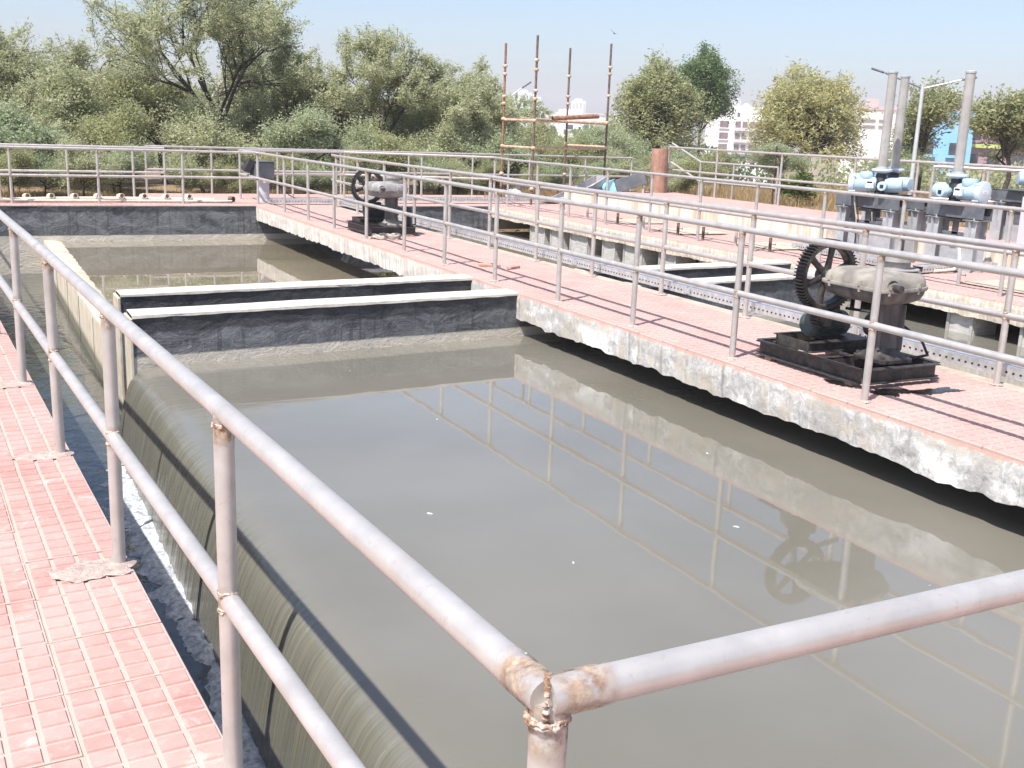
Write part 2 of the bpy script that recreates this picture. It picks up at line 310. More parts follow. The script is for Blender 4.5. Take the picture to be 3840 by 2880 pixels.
# ------------------------------------------------------------------ geometry helpers
def basis(d):
    d = Vector(d).normalized(); a = Vector((0, 0, 1)) if abs(d.z) < .9 else Vector((1, 0, 0))
    u = d.cross(a).normalized(); return u, d.cross(u).normalized()
class MB:
    def __init__(s): s.v = []; s.f = []
    def add(s, vs, fs):
        o = len(s.v); s.v += [tuple(p) for p in vs]; s.f += [tuple(i+o for i in f) for f in fs]; return s
    def box(s, x0, x1, y0, y1, z0, z1):
        return s.add([(x0,y0,z0),(x1,y0,z0),(x1,y1,z0),(x0,y1,z0),(x0,y0,z1),(x1,y0,z1),(x1,y1,z1),(x0,y1,z1)],
                     [(0,3,2,1),(4,5,6,7),(0,1,5,4),(1,2,6,5),(2,3,7,6),(3,0,4,7)])
    def cbox(s, c, sz, R=None, bev=0):
        a, b, h = sz[0]/2, sz[1]/2, sz[2]/2; R = R or Matrix.Identity(3); c = Vector(c)
        if bev <= 0:
            vs = [(-a,-b,-h),(a,-b,-h),(a,b,-h),(-a,b,-h),(-a,-b,h),(a,-b,h),(a,b,h),(-a,b,h)]
            return s.add([c+R@Vector(v) for v in vs], [(0,3,2,1),(4,5,6,7),(0,1,5,4),(1,2,6,5),(2,3,7,6),(3,0,4,7)])
        e = bev; rings = []
        for z, k in ((-h, e), (-h+e, 0), (h-e, 0), (h, e)):
            A, B = a-k, b-k
            rings.append([(-A+e,-B,z),(A-e,-B,z),(A,-B+e,z),(A,B-e,z),(A-e,B,z),(-A+e,B,z),(-A,B-e,z),(-A,-B+e,z)])
        vs = [c+R@Vector(v) for r in rings for v in r]; fs = [tuple(range(7,-1,-1)), tuple(range(24,32))]
        for i in range(3):
            for j in range(8): fs.append((i*8+j, i*8+(j+1)%8, (i+1)*8+(j+1)%8, (i+1)*8+j))
        return s.add(vs, fs)
    def tube(s, p0, p1, r, n=12, r2=None, cap=True):
        p0, p1 = Vector(p0), Vector(p1); r2 = r if r2 is None else r2; u, v = basis(p1-p0)
        vs = [p0+(u*math.cos(t)+v*math.sin(t))*r for t in [2*PI*i/n for i in range(n)]]
        vs += [p1+(u*math.cos(t)+v*math.sin(t))*r2 for t in [2*PI*i/n for i in range(n)]]
        fs = [(i, i+n, (i+1)%n+n, (i+1)%n) for i in range(n)]
        if cap: fs += [tuple(range(n)), tuple(range(2*n-1, n-1, -1))]
        return s.add(vs, fs)
    def path(s, pts, r, n=10, cap=True):
        pts = [Vector(p) for p in pts]; rings = []; N = len(pts)
        d0 = (pts[1]-pts[0]).normalized(); u, v = basis(d0)
        for i, p in enumerate(pts):
            if i == 0: d = d0
            elif i == N-1: d = (pts[-1]-pts[-2]).normalized()
            else:
                a, b = (pts[i]-pts[i-1]).normalized(), (pts[i+1]-pts[i]).normalized(); d = (a+b).normalized()
            u = (u-d*u.dot(d)).normalized(); v = d.cross(u)
            k = 1.0
            if 0 < i < N-1:
                cs = max(.35, d.dot(a)); 
            rr = r if not callable(r) else r(i/(N-1))
            rings.append([p+(u*math.cos(2*PI*j/n)+v*math.sin(2*PI*j/n))*rr for j in range(n)])
        vs = [q for R_ in rings for q in R_]; fs = []
        for i in range(N-1):
            for j in range(n): fs.append((i*n+j, i*n+(j+1)%n, (i+1)*n+(j+1)%n, (i+1)*n+j))
        if cap: fs += [tuple(range(n-1, -1, -1)), tuple(range((N-1)*n, N*n))]
        return s.add(vs, fs)
    def lathe(s, prof, o=(0,0,0), ax=(0,0,1), n=24):   # prof: (radius, along axis), closed if first == last
        o = Vector(o); d = Vector(ax).normalized(); u, v = basis(d); m = len(prof)
        vs = [o+d*h+(u*math.cos(2*PI*j/n)+v*math.sin(2*PI*j/n))*max(r, 1e-5) for (r, h) in prof for j in range(n)]
        fs = [(i*n+j, (i+1)*n+j, (i+1)*n+(j+1)%n, i*n+(j+1)%n) for i in range(m-1) for j in range(n)]
        return s.add(vs, fs)
    def loft(s, rings, cap=True):
        n = len(rings[0]); vs = [p for r in rings for p in r]
        fs = [(i*n+j, i*n+(j+1)%n, (i+1)*n+(j+1)%n, (i+1)*n+j) for i in range(len(rings)-1) for j in range(n)]
        if cap: fs += [tuple(range(n-1, -1, -1)), tuple(range((len(rings)-1)*n, len(rings)*n))]
        return s.add(vs, fs)
    def ball(s, c, r, n=10, sq=(1,1,1), jit=0):
        rows = n//2+1; vs = []; c = Vector(c)
        for i in range(rows):
            t = PI*i/(rows-1)
            for j in range(n):
                q = 1+(random.uniform(-jit, jit) if jit else 0); f = 2*PI*j/n
                vs.append((c.x+r*q*sq[0]*math.sin(t)*math.cos(f), c.y+r*q*sq[1]*math.sin(t)*math.sin(f), c.z+r*q*sq[2]*math.cos(t)))
        return s.add(vs, [(i*n+j, (i+1)*n+j, (i+1)*n+(j+1)%n, i*n+(j+1)%n) for i in range(rows-1) for j in range(n)])
    def mesh(s, name, smooth=False, ang=38):
        me = bpy.data.meshes.new(name); me.from_pydata(s.v, [], s.f); me.validate()
        bm = bmesh.new(); bm.from_mesh(me); bmesh.ops.remove_doubles(bm, verts=bm.verts, dist=1e-5)
        bmesh.ops.recalc_face_normals(bm, faces=bm.faces)
        if smooth:
            a = math.radians(ang)
            for f in bm.faces: f.smooth = True
            for e in bm.edges: e.smooth = not (len(e.link_faces) != 2 or e.calc_face_angle(0) > a)
        bm.to_mesh(me); bm.free(); return me
    def build(s, name, mat, parent=None, smooth=False, loc=None, ang=38):
        return link(name, s.mesh(name, smooth, ang), mat, parent, loc)
def link(name, me, mat, parent=None, loc=None):
    o = bpy.data.objects.new(name, me); COL.objects.link(o)
    if mat and not me.materials: me.materials.append(M[mat] if isinstance(mat, str) else mat)
    if parent: o.parent = parent
    if loc is not None: o.location = loc
    return o
def tag(o, label=None, cat=None, group=None, kind=None):
    if label: o['label'] = label
    if cat: o['category'] = cat
    if group: o['group'] = group
    if kind: o['kind'] = kind
    return o
def thing(name, loc, label, cat, group=None, rz=0):
    o = bpy.data.objects.new(name, None); COL.objects.link(o); o.location = loc; o.rotation_euler = (0, 0, rz)
    o.empty_display_size = .1
    return tag(o, label, cat, group)
def struct(o): o['kind'] = 'structure'; return o
def copy_tree(o, parent=None):
    c = o.copy(); COL.objects.link(c); c.parent = parent
    for ch in o.children: copy_tree(ch, c)
    return c
def nz(x, y, z=0.0): return mnoise.noise(Vector((x, y, z)))
def fbm(x, y, z=0.0, o=4):
    s, a = 0, .5
    for i in range(o): s += a*nz(x, y, z); x *= 2.03; y *= 2.03; z *= 2.03; a *= .5
    return s

# ------------------------------------------------------------------ ground, far land
def ground_z(x, y):
    dx = max(-6-x, x-15.6, 0); dy = max(-9-y, y-(24.25 if x > 3.3 else 22.85), 0); d = math.hypot(dx, dy)
    if d == 0: return -3.0
    t = min(1, d/.55); t = t*t*(3-2*t)
    r = math.hypot(x-5, y-10)
    base = -.22+.16*fbm(x*.25, y*.25) - .055*max(0, r-30) if r < 260 else -12.9+.16*fbm(x*.25, y*.25)
    base = max(base, -13)
    if x > 15: base += .45*math.exp(-((x-19)/3.2)**2-((y-17)/7)**2)
    return -3*(1-t)+base*t
xs = sorted(set([-5000, -2500, -1200, -500, -200, -100, -60] + [-40+i*1.0 for i in range(0, 120)] + [90, 110, 150, 220, 350, 500, 800, 1200, 2500, 5000] + [-6, -6.3, -6.6, 3.1, 3.3, 3.35, 15.6, 15.8, 16.0, 16.2, 16.4]))
ys = sorted(set([-5000, -2500, -1000, -300, -100, -50] + [-30+i*1.0 for i in range(0, 110)] + [90, 110, 150, 220, 350, 500, 800, 1200, 2500, 5000] + [22.85, 23.0, 23.15, 23.3, 23.5, 24.25, 24.4, 24.55, 24.7, 24.85]))
b = MB(); nx = len(xs)
b.v = [(x, y, ground_z(x, y)) for y in ys for x in xs]
b.f = [(j*nx+i, j*nx+i+1, (j+1)*nx+i+1, (j+1)*nx+i) for j in range(len(ys)-1) for i in range(nx-1)]
struct(b.build('ground', 'ground', smooth=True, ang=60))

# ------------------------------------------------------------------ tiles (each one an object, all sharing one mesh)
TS = .352
def tile_mesh():
    b = MB(); h = TS/2-.003
    b.box(-h, h, -h, h, -.03, -.007)
    p = TS/4; g = .0065
    for i in range(4):
        for j in range(4):
            cx, cy = (i-1.5)*p*.985, (j-1.5)*p*.985; a = p/2-g
            A = a-.004
            b.add([(cx-a,cy-a,-.0075),(cx+a,cy-a,-.0075),(cx+a,cy+a,-.0075),(cx-a,cy+a,-.0075),(cx-A,cy-A,0),(cx+A,cy-A,0),(cx+A,cy+A,0),(cx-A,cy+A,0)],
                  [(4,5,6,7),(0,1,5,4),(1,2,6,5),(2,3,7,6),(3,0,4,7)])
    me = bpy.data.meshes.new('tile'); me.from_pydata(b.v, [], b.f); me.materials.append(M['tile']); return me
TILE = tile_mesh()
def lay(parent, pts, z=0, rz=0):
    for (x, y) in pts:
        o = bpy.data.objects.new('tile', TILE); COL.objects.link(o); o.parent = parent
        o.location = (x, y, z+random.uniform(-.003, .002))
        o.rotation_euler = (random.gauss(0, .004), random.gauss(0, .004), rz+random.choice((0, PI/2, PI, -PI/2))+random.gauss(0, .004))
def grid(x0, x1, y0, y1):
    return [(x0+TS*(i+.5), y0+TS*(j+.5)) for j in range(int(round((y1-y0)/TS))) for i in range(int(round((x1-x0)/TS)))]

# ------------------------------------------------------------------ rough slab edge: swept strip displaced by noise
def slab_edge_mesh(b, xf, y0, y1, thick, sgn=1, step=.045, amp=.011, rag=.035, seed=0):
    """front face at x = xf looking towards -x, running along y, ragged foot, soffit running back under the slab"""
    n = int((y1-y0)/step)+1; rows = 9; o = len(b.v)
    for i in range(n):
        y = y0+(y1-y0)*i/(n-1)
        t = thick+rag*fbm(y*1.3+seed, seed, 1)*1.2+rag*.7*nz(y*7.0, seed, 3)+rag*.4*nz(y*19, seed, 4)
        for j in range(rows):
            s = j/(rows-1); z = -.016-(t-.016)*s
            x = xf+amp*fbm(y*4, z*9, seed, 4)*1.6-.006+.012*s*s+(.008 if j == 0 else 0)
            b.v.append((x, y, z))
        b.v.append((xf+.07, y, -t+.02)); b.v.append((xf+.22, y, -thick+.03))
    R = rows+2
    for i in range(n-1):
        for j in range(R-1): b.f.append((o+i*R+j, o+i*R+j+1, o+(i+1)*R+j+1, o+(i+1)*R+j))

# walkway between the basins and the channel
wx0, wx1 = 5.025, 6.60
b = MB(); slab_edge_mesh(b, wx0, -2.0, 20.75, .275); b.box(wx0+.03, wx1, -2.0, 20.74, -.24, -.0115)
walk_r = struct(b.build('walkway', 'slab_face', smooth=True, ang=50))
lay(walk_r, [(x+.012, y) for (x, y) in grid(wx0, wx0+TS*4, 2.9, 20.8)])
b = MB(); b.box(wx0+TS*4+.012, wx1-.005, 2.0, 20.75, -.02, -.004); b.build('screed_strip', 'cement_bed', walk_r)
# walkway beyond the basins
b = MB(); b.box(-6, 16.0, 20.80, 22.72, -.5, -.0115); b.box(3.42, 15.9, 22.7201, 24.1, -.5, -.0115)
walk_b = struct(b.build('back_walkway', 'cement_bed'))
pts = grid(-.7, 15.3, 20.80, 22.5)
pts2 = grid(3.45, 15.4, 22.56, 24.0)
pts = [p for p in pts if not (p[0] > 12.3 and p[1] < 21.6)]
lay(walk_b, (pts+pts2)[:300])
rest = (pts+pts2)[300:]
if rest:
    b = MB()
    for (x, y) in rest: b.box(x-TS/2+.003, x+TS/2-.003, y-TS/2+.003, y+TS/2-.003, -.03, random.uniform(-.003, .002))
    tag(b.build('tile_field', 'tile', walk_b), kind='stuff')
# walkway beside the left-hand channel (runs a little askew)
LA = math.atan(.0495)
walk_l = struct(MB().build('channel_walkway', 'cement_bed'))
b = MB(); b.box(-3.2, 0, -1.5, 22, -.35, -.0115); b.box(-.30, -.012, -1.5, 22, -2.2, -.36)
walk_l.data = b.mesh('channel_walkway'); walk_l.data.materials.append(M['cement_bed'])
walk_l.location = (.668, 0, 0); walk_l.rotation_euler = (0, 0, LA)
lay(walk_l, [(x-TS*4+.0, y) for (x, y) in grid(0, TS*4, 1.0, 13.5)])
# walkway the photograph is taken from
b = MB(); b.box(.70, 9.9, -2.2, .93, -.3, -.012); walk_n = struct(b.build('near_walkway', 'cement_bed'))
lay(walk_n, [(x, y-.01) for (x, y) in grid(.72, 4.6, .93-TS*8, .93)])
# second deck beyond the channel
ex0 = 10.04
b = MB(); slab_edge_mesh(b, ex0, 3.0, 20.8, .235, seed=5, amp=.012, rag=.025); b.box(ex0+.03, 13.1, 3.0, 20.79, -.20, -.0115)
walk_e = struct(b.build('gate_walkway', 'slab_face_far', smooth=True, ang=50))
lay(walk_e, [(x+.01, y) for (x, y) in grid(ex0, ex0+TS*6, 6.6, 20.6)][:300])
# raised platform behind it
pz = .285
b = MB(); b.box(12.2, 15.0, 13.0, 21.45, -.6, pz-.028)
plat = struct(b.build('raised_platform', 'stained_whitewash'))
b = MB(); b.box(12.62, 15.0, 6.5, 12.995, -.6, pz-.028); struct(b.build('raised_platform_end', 'stained_whitewash'))
lay(plat, grid(12.2, 15.0, 13.0, 21.4), pz)
pe = bpy.data.objects['raised_platform_end']; lay(pe, grid(12.62, 15.0, 6.6, 12.95), pz)

# ------------------------------------------------------------------ basin walls
def wall_black(name, x0, x1, f0, slope, th, ztop, zbot, mat, label):
    """painted cross wall; front face y = f0 + slope*(x-1.19)"""
    n = 90; rows = 12; b = MB()
    for i in range(n):
        x = x0+(x1-x0)*i/(n-1); yf = f0+slope*(x-1.19)
        for j in range(rows):
            z = ztop+(zbot-ztop)*(j/(rows-1))**1.0
            d = .016*fbm(x*2.4, z*5, f0, 4)+(.010 if z > -.10 else 0)*nz(x*3, z*3)
            b.v.append((x, yf+d-(.012 if j == 0 else 0), z-.004*nz(x*3, 7)))
    for i in range(n-1):
        for j in range(rows-1): b.f.append((i*rows+j, i*rows+j+1, (i+1)*rows+j+1, (i+1)*rows+j))
    th_ = th
    b.add([(x0, f0+slope*(x0-1.19), ztop), (x1, f0+slope*(x1-1.19), ztop), (x1, f0+slope*(x1-1.19)+th_, ztop), (x0, f0+slope*(x0-1.19)+th_, ztop),
           (x0, f0+slope*(x0-1.19), zbot), (x1, f0+slope*(x1-1.19), zbot), (x1, f0+slope*(x1-1.19)+th_, zbot), (x0, f0+slope*(x0-1.19)+th_, zbot)],
          [(2,6,7,3), (0,3,7,4), (1,5,6,2)])
    t = thing(name, (0, 0, 0), label, 'wall'); b.build('face', mat, t, True, ang=60)
    # limewashed coping with a wavering edge
    for (xa, xb) in ((x0, 5.045), (6.61, 10.05)):
      c = MB(); m = 60
      for i in range(m):
        x = xa+(xb-xa)*i/(m-1); yf = f0+slope*(x-1.19); e = .012*fbm(x*4, f0, 2)
        zt = ztop+.010+.004*nz(x*2, f0)
        c.v += [(x, yf-.018+e*.4, ztop-.018+e), (x, yf-.016, zt-.004), (x, yf+th_*.5, zt+.003), (x, yf+th_+.012, zt-.004), (x, yf+th_+.012, ztop-.03)]
      for i in range(m-1):
        for j in range(4): c.f.append((i*5+j, i*5+j+1, (i+1)*5+j+1, (i+1)*5+j))
      c.f += [(0, 1, 2, 3, 4), tuple(range(m*5-1, m*5-6, -1))]
      c.build('coping', 'limewash', t, True, ang=50)
    # pale plaster on the free end
    e = MB(); yf = f0+slope*(x0-1.19); e.cbox((x0-.012, yf+th_/2, (ztop+zbot)/2-.01), (.03, th_+.03, ztop-zbot-.02), bev=.006); e.build('end_plaster', 'weir_plaster', t)
    return t
SL = .095
wall_black('partition_wall', 1.20, 10.1, 9.345, SL, .30, -.014, -1.3, 'bitumen_near', 'nearer black painted partition wall with a whitewashed top across the basins')
wall_black('partition_wall', 1.25, 10.1, 10.465, SL, .30, -.012, -1.3, 'bitumen_near', 'farther black painted partition wall with a whitewashed top across the basins')
# end wall below the back walkway
b = MB(); n = 160; rows = 14; x0, x1 = -3.0, 10.2
for i in range(n):
    x = x0+(x1-x0)*i/(n-1)
    for j in range(rows):
        z = -.02-(1.5)*j/(rows-1)*1.0
        b.v.append((x, 20.74+.02*fbm(x*1.6, z*4, 9)+.012*nz(x*.6, z*9, 3), z))
for i in range(n-1):
    for j in range(rows-1): b.f.append((i*rows+j, i*rows+j+1, (i+1)*rows+j+1, (i+1)*rows+j))
b.add([(x0, 20.74, -.02), (x1, 20.74, -.02), (x1, 20.83, -.02), (x0, 20.83, -.02)], [(0, 1, 2, 3)])
tag(b.build('end_wall', 'bitumen_far', None, True, ang=60), 'long black painted wall below the back walkway', 'wall')
# weir walls along the left-hand channel
b = MB(); n = 150
for i in range(n):
    y = 10.78+(20.74-10.78)*i/(n-1); e = fbm(y*2.6, 4, 1)
    zt = -.628
    b.v += [(1.235, y, -1.7), (1.235+.006*e, y, -.66), (1.245, y, zt+.010), (1.40, y, zt+.010+.008*e), (1.52, y, zt-.014+.018*e+.008*nz(y*9, 2, 2)), (1.68, y, zt-.10), (1.68, y, -1.7)]
for i in range(n-1):
    for j in range(6): b.f.append((i*7+j, i*7+j+1, (i+1)*7+j+1, (i+1)*7+j))
b.f += [(6,5,4,3,2,1,0)]
wt = thing('weir_wall', (0, 0, 0), 'low cream weir wall between the far basin and the side channel', 'wall')
b.build('crest', 'weir_plaster', wt, True, ang=50)
for y in (12.9, 14.55, 16.2, 18.0):
    b = MB(); b.box(1.229, 1.2335, y, y+.014, -1.3, -.65); b.build('joint', 'concrete_dark', wt)
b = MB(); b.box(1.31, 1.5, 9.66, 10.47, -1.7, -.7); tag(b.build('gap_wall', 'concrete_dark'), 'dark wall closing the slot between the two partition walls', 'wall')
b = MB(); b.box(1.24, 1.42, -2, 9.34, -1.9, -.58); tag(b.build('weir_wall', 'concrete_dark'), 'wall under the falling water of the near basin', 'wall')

# ------------------------------------------------------------------ water
def sheet(name, x0, x1, y0, y1, z, mat, nx=2, ny=2, yfun=None):
    b = MB(); b.v = [(x0+(x1-x0)*i/nx, (y0+(y1-y0)*j/ny) if not yfun else y0+(yfun(x0+(x1-x0)*i/nx)-y0)*j/ny, z) for j in range(ny+1) for i in range(nx+1)]
    b.f = [(j*(nx+1)+i, j*(nx+1)+i+1, (j+1)*(nx+1)+i+1, (j+1)*(nx+1)+i) for j in range(ny) for i in range(nx)]
    return struct(b.build(name, mat, None, True))
WL = -.46
sheet('water', 1.52, 11.6, -3, 9.4, WL, 'murky_water', 8, 2, lambda x: 9.38+SL*(x-1.19))
sheet('basin_water', 1.37, 6.3, 10.9, 20.76, -.645, 'murky_water_far', 4, 4)
sheet('channel_basin_water', 6.301, 11.6, 10.9, 20.76, -.56, 'murky_water_far', 4, 4)
sheet('slot_water', 1.45, 11.0, 9.6, 11.2, -.75, 'murky_water_far')
sheet('channel_water', .0, 1.26, -3, 20.76, -1.20, 'channel_water', 2, 4)
# water rolling over the weir
prof = [(1.525, -.4600), (1.45, -.4603), (1.38, -.461), (1.33, -.464), (1.285, -.472), (1.245, -.487), (1.21, -.512), (1.18, -.548), (1.153, -.600), (1.128, -.665), (1.105, -.745), (1.085, -.84), (1.066, -.94), (1.05, -1.04), (1.036, -1.13), (1.024, -1.23)]
b = MB(); n = 620; m = len(prof)
for i in range(n):
    y = -1.6+(9.352+1.6)*i/(n-1); s1 = nz(y*9, 1, 1); s2 = nz(y*26, 2, 2); s3 = nz(y*2.2, 5, 1)
    for j, (x, z) in enumerate(prof):
        k = min(1, max(0, (j-3)/7)); q = nz(y*9+z*1.5, 3, z*2)
        b.v.append((x-.006*k*s1-.003*k*s2-.010*k*s3-.004*k*q, y, z+.002*k*s1))
for i in range(n-1):
    for j in range(m-1): b.f.append((i*m+j, i*m+j+1, (i+1)*m+j+1, (i+1)*m+j))
struct(b.build('falling_water', 'falling_water', None, True, ang=180))
# foam churned up at its foot
b = MB(); nx_, ny_ = 44, 520; idx = {}
fx0, fx1, fy0, fy1 = .42, 1.10, .5, 9.6
for j in range(ny_):
    for i in range(nx_):
        x = fx0+(fx1-fx0)*i/(nx_-1); y = fy0+(fy1-fy0)*j/(ny_-1)
        d = fbm(x*5, y*5, 7, 5)+.8*math.exp(-((x-1.02)/.15)**2)-.42+(.40 if 6.6 < y < 8.8 else 0)*(1-abs(y-7.7)/1.2)-max(0, (y-8.6))*.9
        d = max(-.35, min(.55, d))
        b.v.append((x, y, -1.203+.085*d+.030*fbm(x*14, y*14, 2, 4)))
for j in range(ny_-1):
    for i in range(nx_-1): b.f.append((j*nx_+i, j*nx_+i+1, (j+1)*nx_+i+1, (j+1)*nx_+i))
me = bpy.data.meshes.new('foam'); me.from_pydata(b.v, [], b.f)
bm = bmesh.new(); bm.from_mesh(me); bmesh.ops.delete(bm, geom=[v for v in bm.verts if not v.link_faces], context='VERTS')
for f in bm.faces: f.smooth = True
bm.to_mesh(me); bm.free()
tag(link('foam', me, 'foam'), 'white foam churning in the side channel below the falling water', 'foam', kind='stuff')
# flecks of scum floating on the near basin
for i, (x, y) in enumerate([(1.92, 3.55), (2.6, 4.3), (3.7, 4.4), (3.3, 3.2), (4.4, 5.6), (2.2, 5.2), (4.1, 3.4), (3.0, 7.0), (4.6, 8.6), (2.9, 8.7)]):
    b = MB(); b.ball((0, 0, 0), ( .008+.004*(i % 3)) if i else .018, 8, (1.3 if i else 1.6, .5, .3), .2)
    o = b.build('floating_scum', 'foam', None, True); o.location = (x, y, WL+.002); o.rotation_euler = (0, 0, i*1.1)
    if i: tag(o, 'tiny white fleck of scum floating on the near basin', 'scum', 'flecks of scum on the near basin')
    else: tag(o, 'largest white fleck floating on the near basin, left of the corner post', 'scum')

# ------------------------------------------------------------------ columns and stop logs below the gate walkway
for (y0, y1) in [(18.95, 19.59), (18.2, 18.73), (17.27, 17.94), (16.31, 16.75), (15.43, 16.04), (14.44, 14.94), (13.52, 13.80), (12.3, 12.8), (11.6, 11.9), (8.51, 8.89), (7.3, 7.88), (6.2, 6.7)]:
    b = MB(); y0 *= .974; y1 *= .974; b.cbox((10.32, (y0+y1)/2, -.75), (.40, y1-y0, 1.14), bev=.015)
    t = b.build('column', 'concrete_column', walk_e)
    for yy in (y0+.02, y1-.02):
        b = MB(); b.box(10.105, 10.118, yy-.02, yy+.02, -1.2, -.19); b.build('guide_strip', 'concrete', t)
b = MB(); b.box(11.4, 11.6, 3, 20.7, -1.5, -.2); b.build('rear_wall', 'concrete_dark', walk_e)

# ------------------------------------------------------------------ guard rails
PR = .0243
def weld_mesh():
    b = MB(); random.seed(3)
    for k in range(2):
        pts = []; rs = []
        for i in range(33):
            a = 2*PI*i/32; rr = PR-.0005+random.uniform(-.001, .0015)
            pts.append((rr*math.cos(a), rr*math.sin(a), (k-.5)*.005+random.uniform(-.003, .003))); rs.append(random.uniform(.0016, .0042))
        b.path(pts, lambda t, rs=rs: rs[min(32, int(t*32+.5))], 6, False)
    return b.mesh('weld_bead', True)
WELD = weld_mesh(); WELD.materials.append(M['weld'])
k = NT('joint_stain'); k.done(k.ramp(k.noise(k.pos(), 40, 5, .65), [(.35, (.25, .14, .08)), (.6, (.52, .40, .30))]), .8)
oz = k.xyz(k.obj())[2]; fa = k.math('MULTIPLY', k.step(k.math('ABSOLUTE', oz), .055, .008), k.step(k.noise(k.pos(), 28, 5, .7), .36, .62)); fa = k.math('MULTIPLY', fa, .85)
tb = k.n('ShaderNodeBsdfTransparent'); ms = k.n('ShaderNodeMixShader'); k.L(fa, ms.inputs[0]); k.L(tb.outputs[0], ms.inputs[1]); k.L(k.p.outputs[0], ms.inputs[2]); k.L(ms.outputs[0], k.out.inputs[0]); M['joint_stain'] = k.m
_b = MB(); _b.lathe([(PR+.0007, -.06), (PR+.0007, -.02), (PR+.0007, .02), (PR+.0007, .06)], n=20); STAIN = _b.mesh('joint_stain', True); STAIN.materials.append(M['joint_stain'])
def rail(name, label, pts, H=1.0, z0=0, pipe='pipe', posts=None, mid=True, foot=True, ext0=None, ext1=None, group=None, nseg=14, no_weld=False):
    """pts: post positions (x, y) in order; rails follow them"""
    o = Vector((pts[0][0], pts[0][1], z0)); t = thing(name, o, label, 'railing', group)
    P = [Vector((x, y, z0))-o for (x, y) in pts]; jit = [random.gauss(0, .004) for _ in P]
    line = list(P)
    if ext0: line = [Vector((*ext0, z0))-o]+line
    if ext1: line = line+[Vector((*ext1, z0))-o]
    def run(zz, nm):
        b = MB(); Q = []
        for i, p in enumerate(line):
            q = p+Vector((0, 0, zz+random.gauss(0, .002)))
            Q.append(q)
        # split at sharp corners so the pipe keeps its width
        cur = [Q[0]]
        for i in range(1, len(Q)):
            cur.append(Q[i])
            if i < len(Q)-1 and (Q[i]-Q[i-1]).normalized().dot((Q[i+1]-Q[i]).normalized()) < .97:
                b.path(cur, PR, nseg); b.ball(Q[i], PR*1.02, nseg); cur = [Q[i]]
        b.path(cur, PR, nseg)
        return b.build(nm, pipe, t, True)
    run(H-PR, 'top_rail')
    if mid: run(H*.497, 'mid_rail')
    for i, p in enumerate(P):
        b = MB(); b.tube((0, 0, -.03), (jit[i], jit[i]*.5, H-PR*1.3), PR, nseg)
        ps = b.build('post', pipe, t, True); ps.location = p
        if not no_weld:
            for zz in ((H-PR*2.2), H*.497+PR*.9, H*.497-PR*.9):
                wd = bpy.data.objects.new('weld_bead', WELD); COL.objects.link(wd); wd.parent = ps; wd.location = (jit[i]*zz, jit[i]*.5*zz, zz)
                wd.rotation_euler = (0, 0, random.uniform(0, 6))
            for zz in (H-PR*2.6, H*.497):
                wd = bpy.data.objects.new('joint_stain', STAIN); COL.objects.link(wd); wd.parent = ps; wd.location = (jit[i]*zz, jit[i]*.5*zz, zz)
        if foot:
            b = MB(); rr = random.uniform(.045, .065); random_s = random.random()*50
            ring = [[], [], []]
            for a in range(14):
                an = 2*PI*a/14; q = 1+.35*nz(math.cos(an)*1.5+random_s, math.sin(an)*1.5, i)
                for kk, (rf, zf) in enumerate(((1, .001), (.8, .007), (.25, .012))): ring[kk].append((rr*rf*q*math.cos(an), rr*rf*q*math.sin(an), zf))
            b.loft(ring, True); f = b.build('cement_foot', 'cement_patch', ps, True, ang=70)
    return t
rail('guard_rail', 'nearest silver pipe railing running along the side channel to the corner post', [(-.42, 19.6), (-.36, 18.0), (-.29, 16.5), (-.20, 14.9), (-.10, 13.4), (-.02, 11.9), (.07, 10.3), (.16, 8.72), (.253, 7.099), (.343, 5.507), (.428, 3.998), (.514, 2.47), (.595, 1.03)], ext0=(-.48, 20.9), nseg=20)
rail('guard_rail', 'silver pipe railing crossing the lower right foreground above the near basin', [(2.1, 1.032), (3.6, 1.045)], ext0=(.595, 1.029), nseg=20)
cw = thing('corner_weld', (.595, 1.03, 1.0-PR), 'rusty lumpy weld where the two near railings meet at the corner post', 'weld')
for (ax_, off) in (((0, 0, 1), -.026), ((0, 0, 1), -.030)):
    b = MB(); u_, v_ = basis(Vector(ax_)); pts = []; rs = []
    for i in range(41):
        a = 2*PI*i/40; rr = PR*(1.20 if ax_[2] < .5 and off > .003 else .99)+random.uniform(-.0006, .0006); pts.append(u_*math.cos(a)*rr+v_*math.sin(a)*rr+Vector(ax_)*off+Vector([random.uniform(-.0015, .0015) for _ in range(3)])); rs.append(random.uniform(.0022, .0042))
    b.path(pts, lambda t, rs=rs: rs[min(40, int(t*40+.5))], 8, False); b.build('weld_bead', 'weld', cw, True)
b = MB()
for i in range(26):
    a = -1.2+4.6*i/25; p_ = Vector((-.5, -.86, 0))*math.cos(a)*PR*1.03+Vector((0, 0, 1))*math.sin(a)*PR*1.05+Vector([random.gauss(0, .0012) for _ in range(3)])
    b.ball(p_, random.uniform(.003, .0055), 8, (1, 1, .8), .1)
b.build('mitre_weld', 'weld', cw, True)
for (d_, l_) in (((-.056, .998, 0), .07), ((1, .002, 0), .07)):
    s_ = bpy.data.objects.new('joint_stain', STAIN); COL.objects.link(s_); s_.parent = cw; s_.location = Vector(d_)*.045; s_.scale = (1.07, 1.07, 1); s_.rotation_euler = Vector(d_).to_track_quat('Z', 'Y').to_euler()
A = [(5.149, y) for y in (19.146, 17.659, 16.247, 14.738, 13.243, 11.903, 10.499, 9.078, 7.74, 6.351, 4.977, 3.6, 2.2)]
rail('guard_rail', 'long silver railing on the basin side of the walkway with the gear drives', A, ext0=(5.165, 21.0))
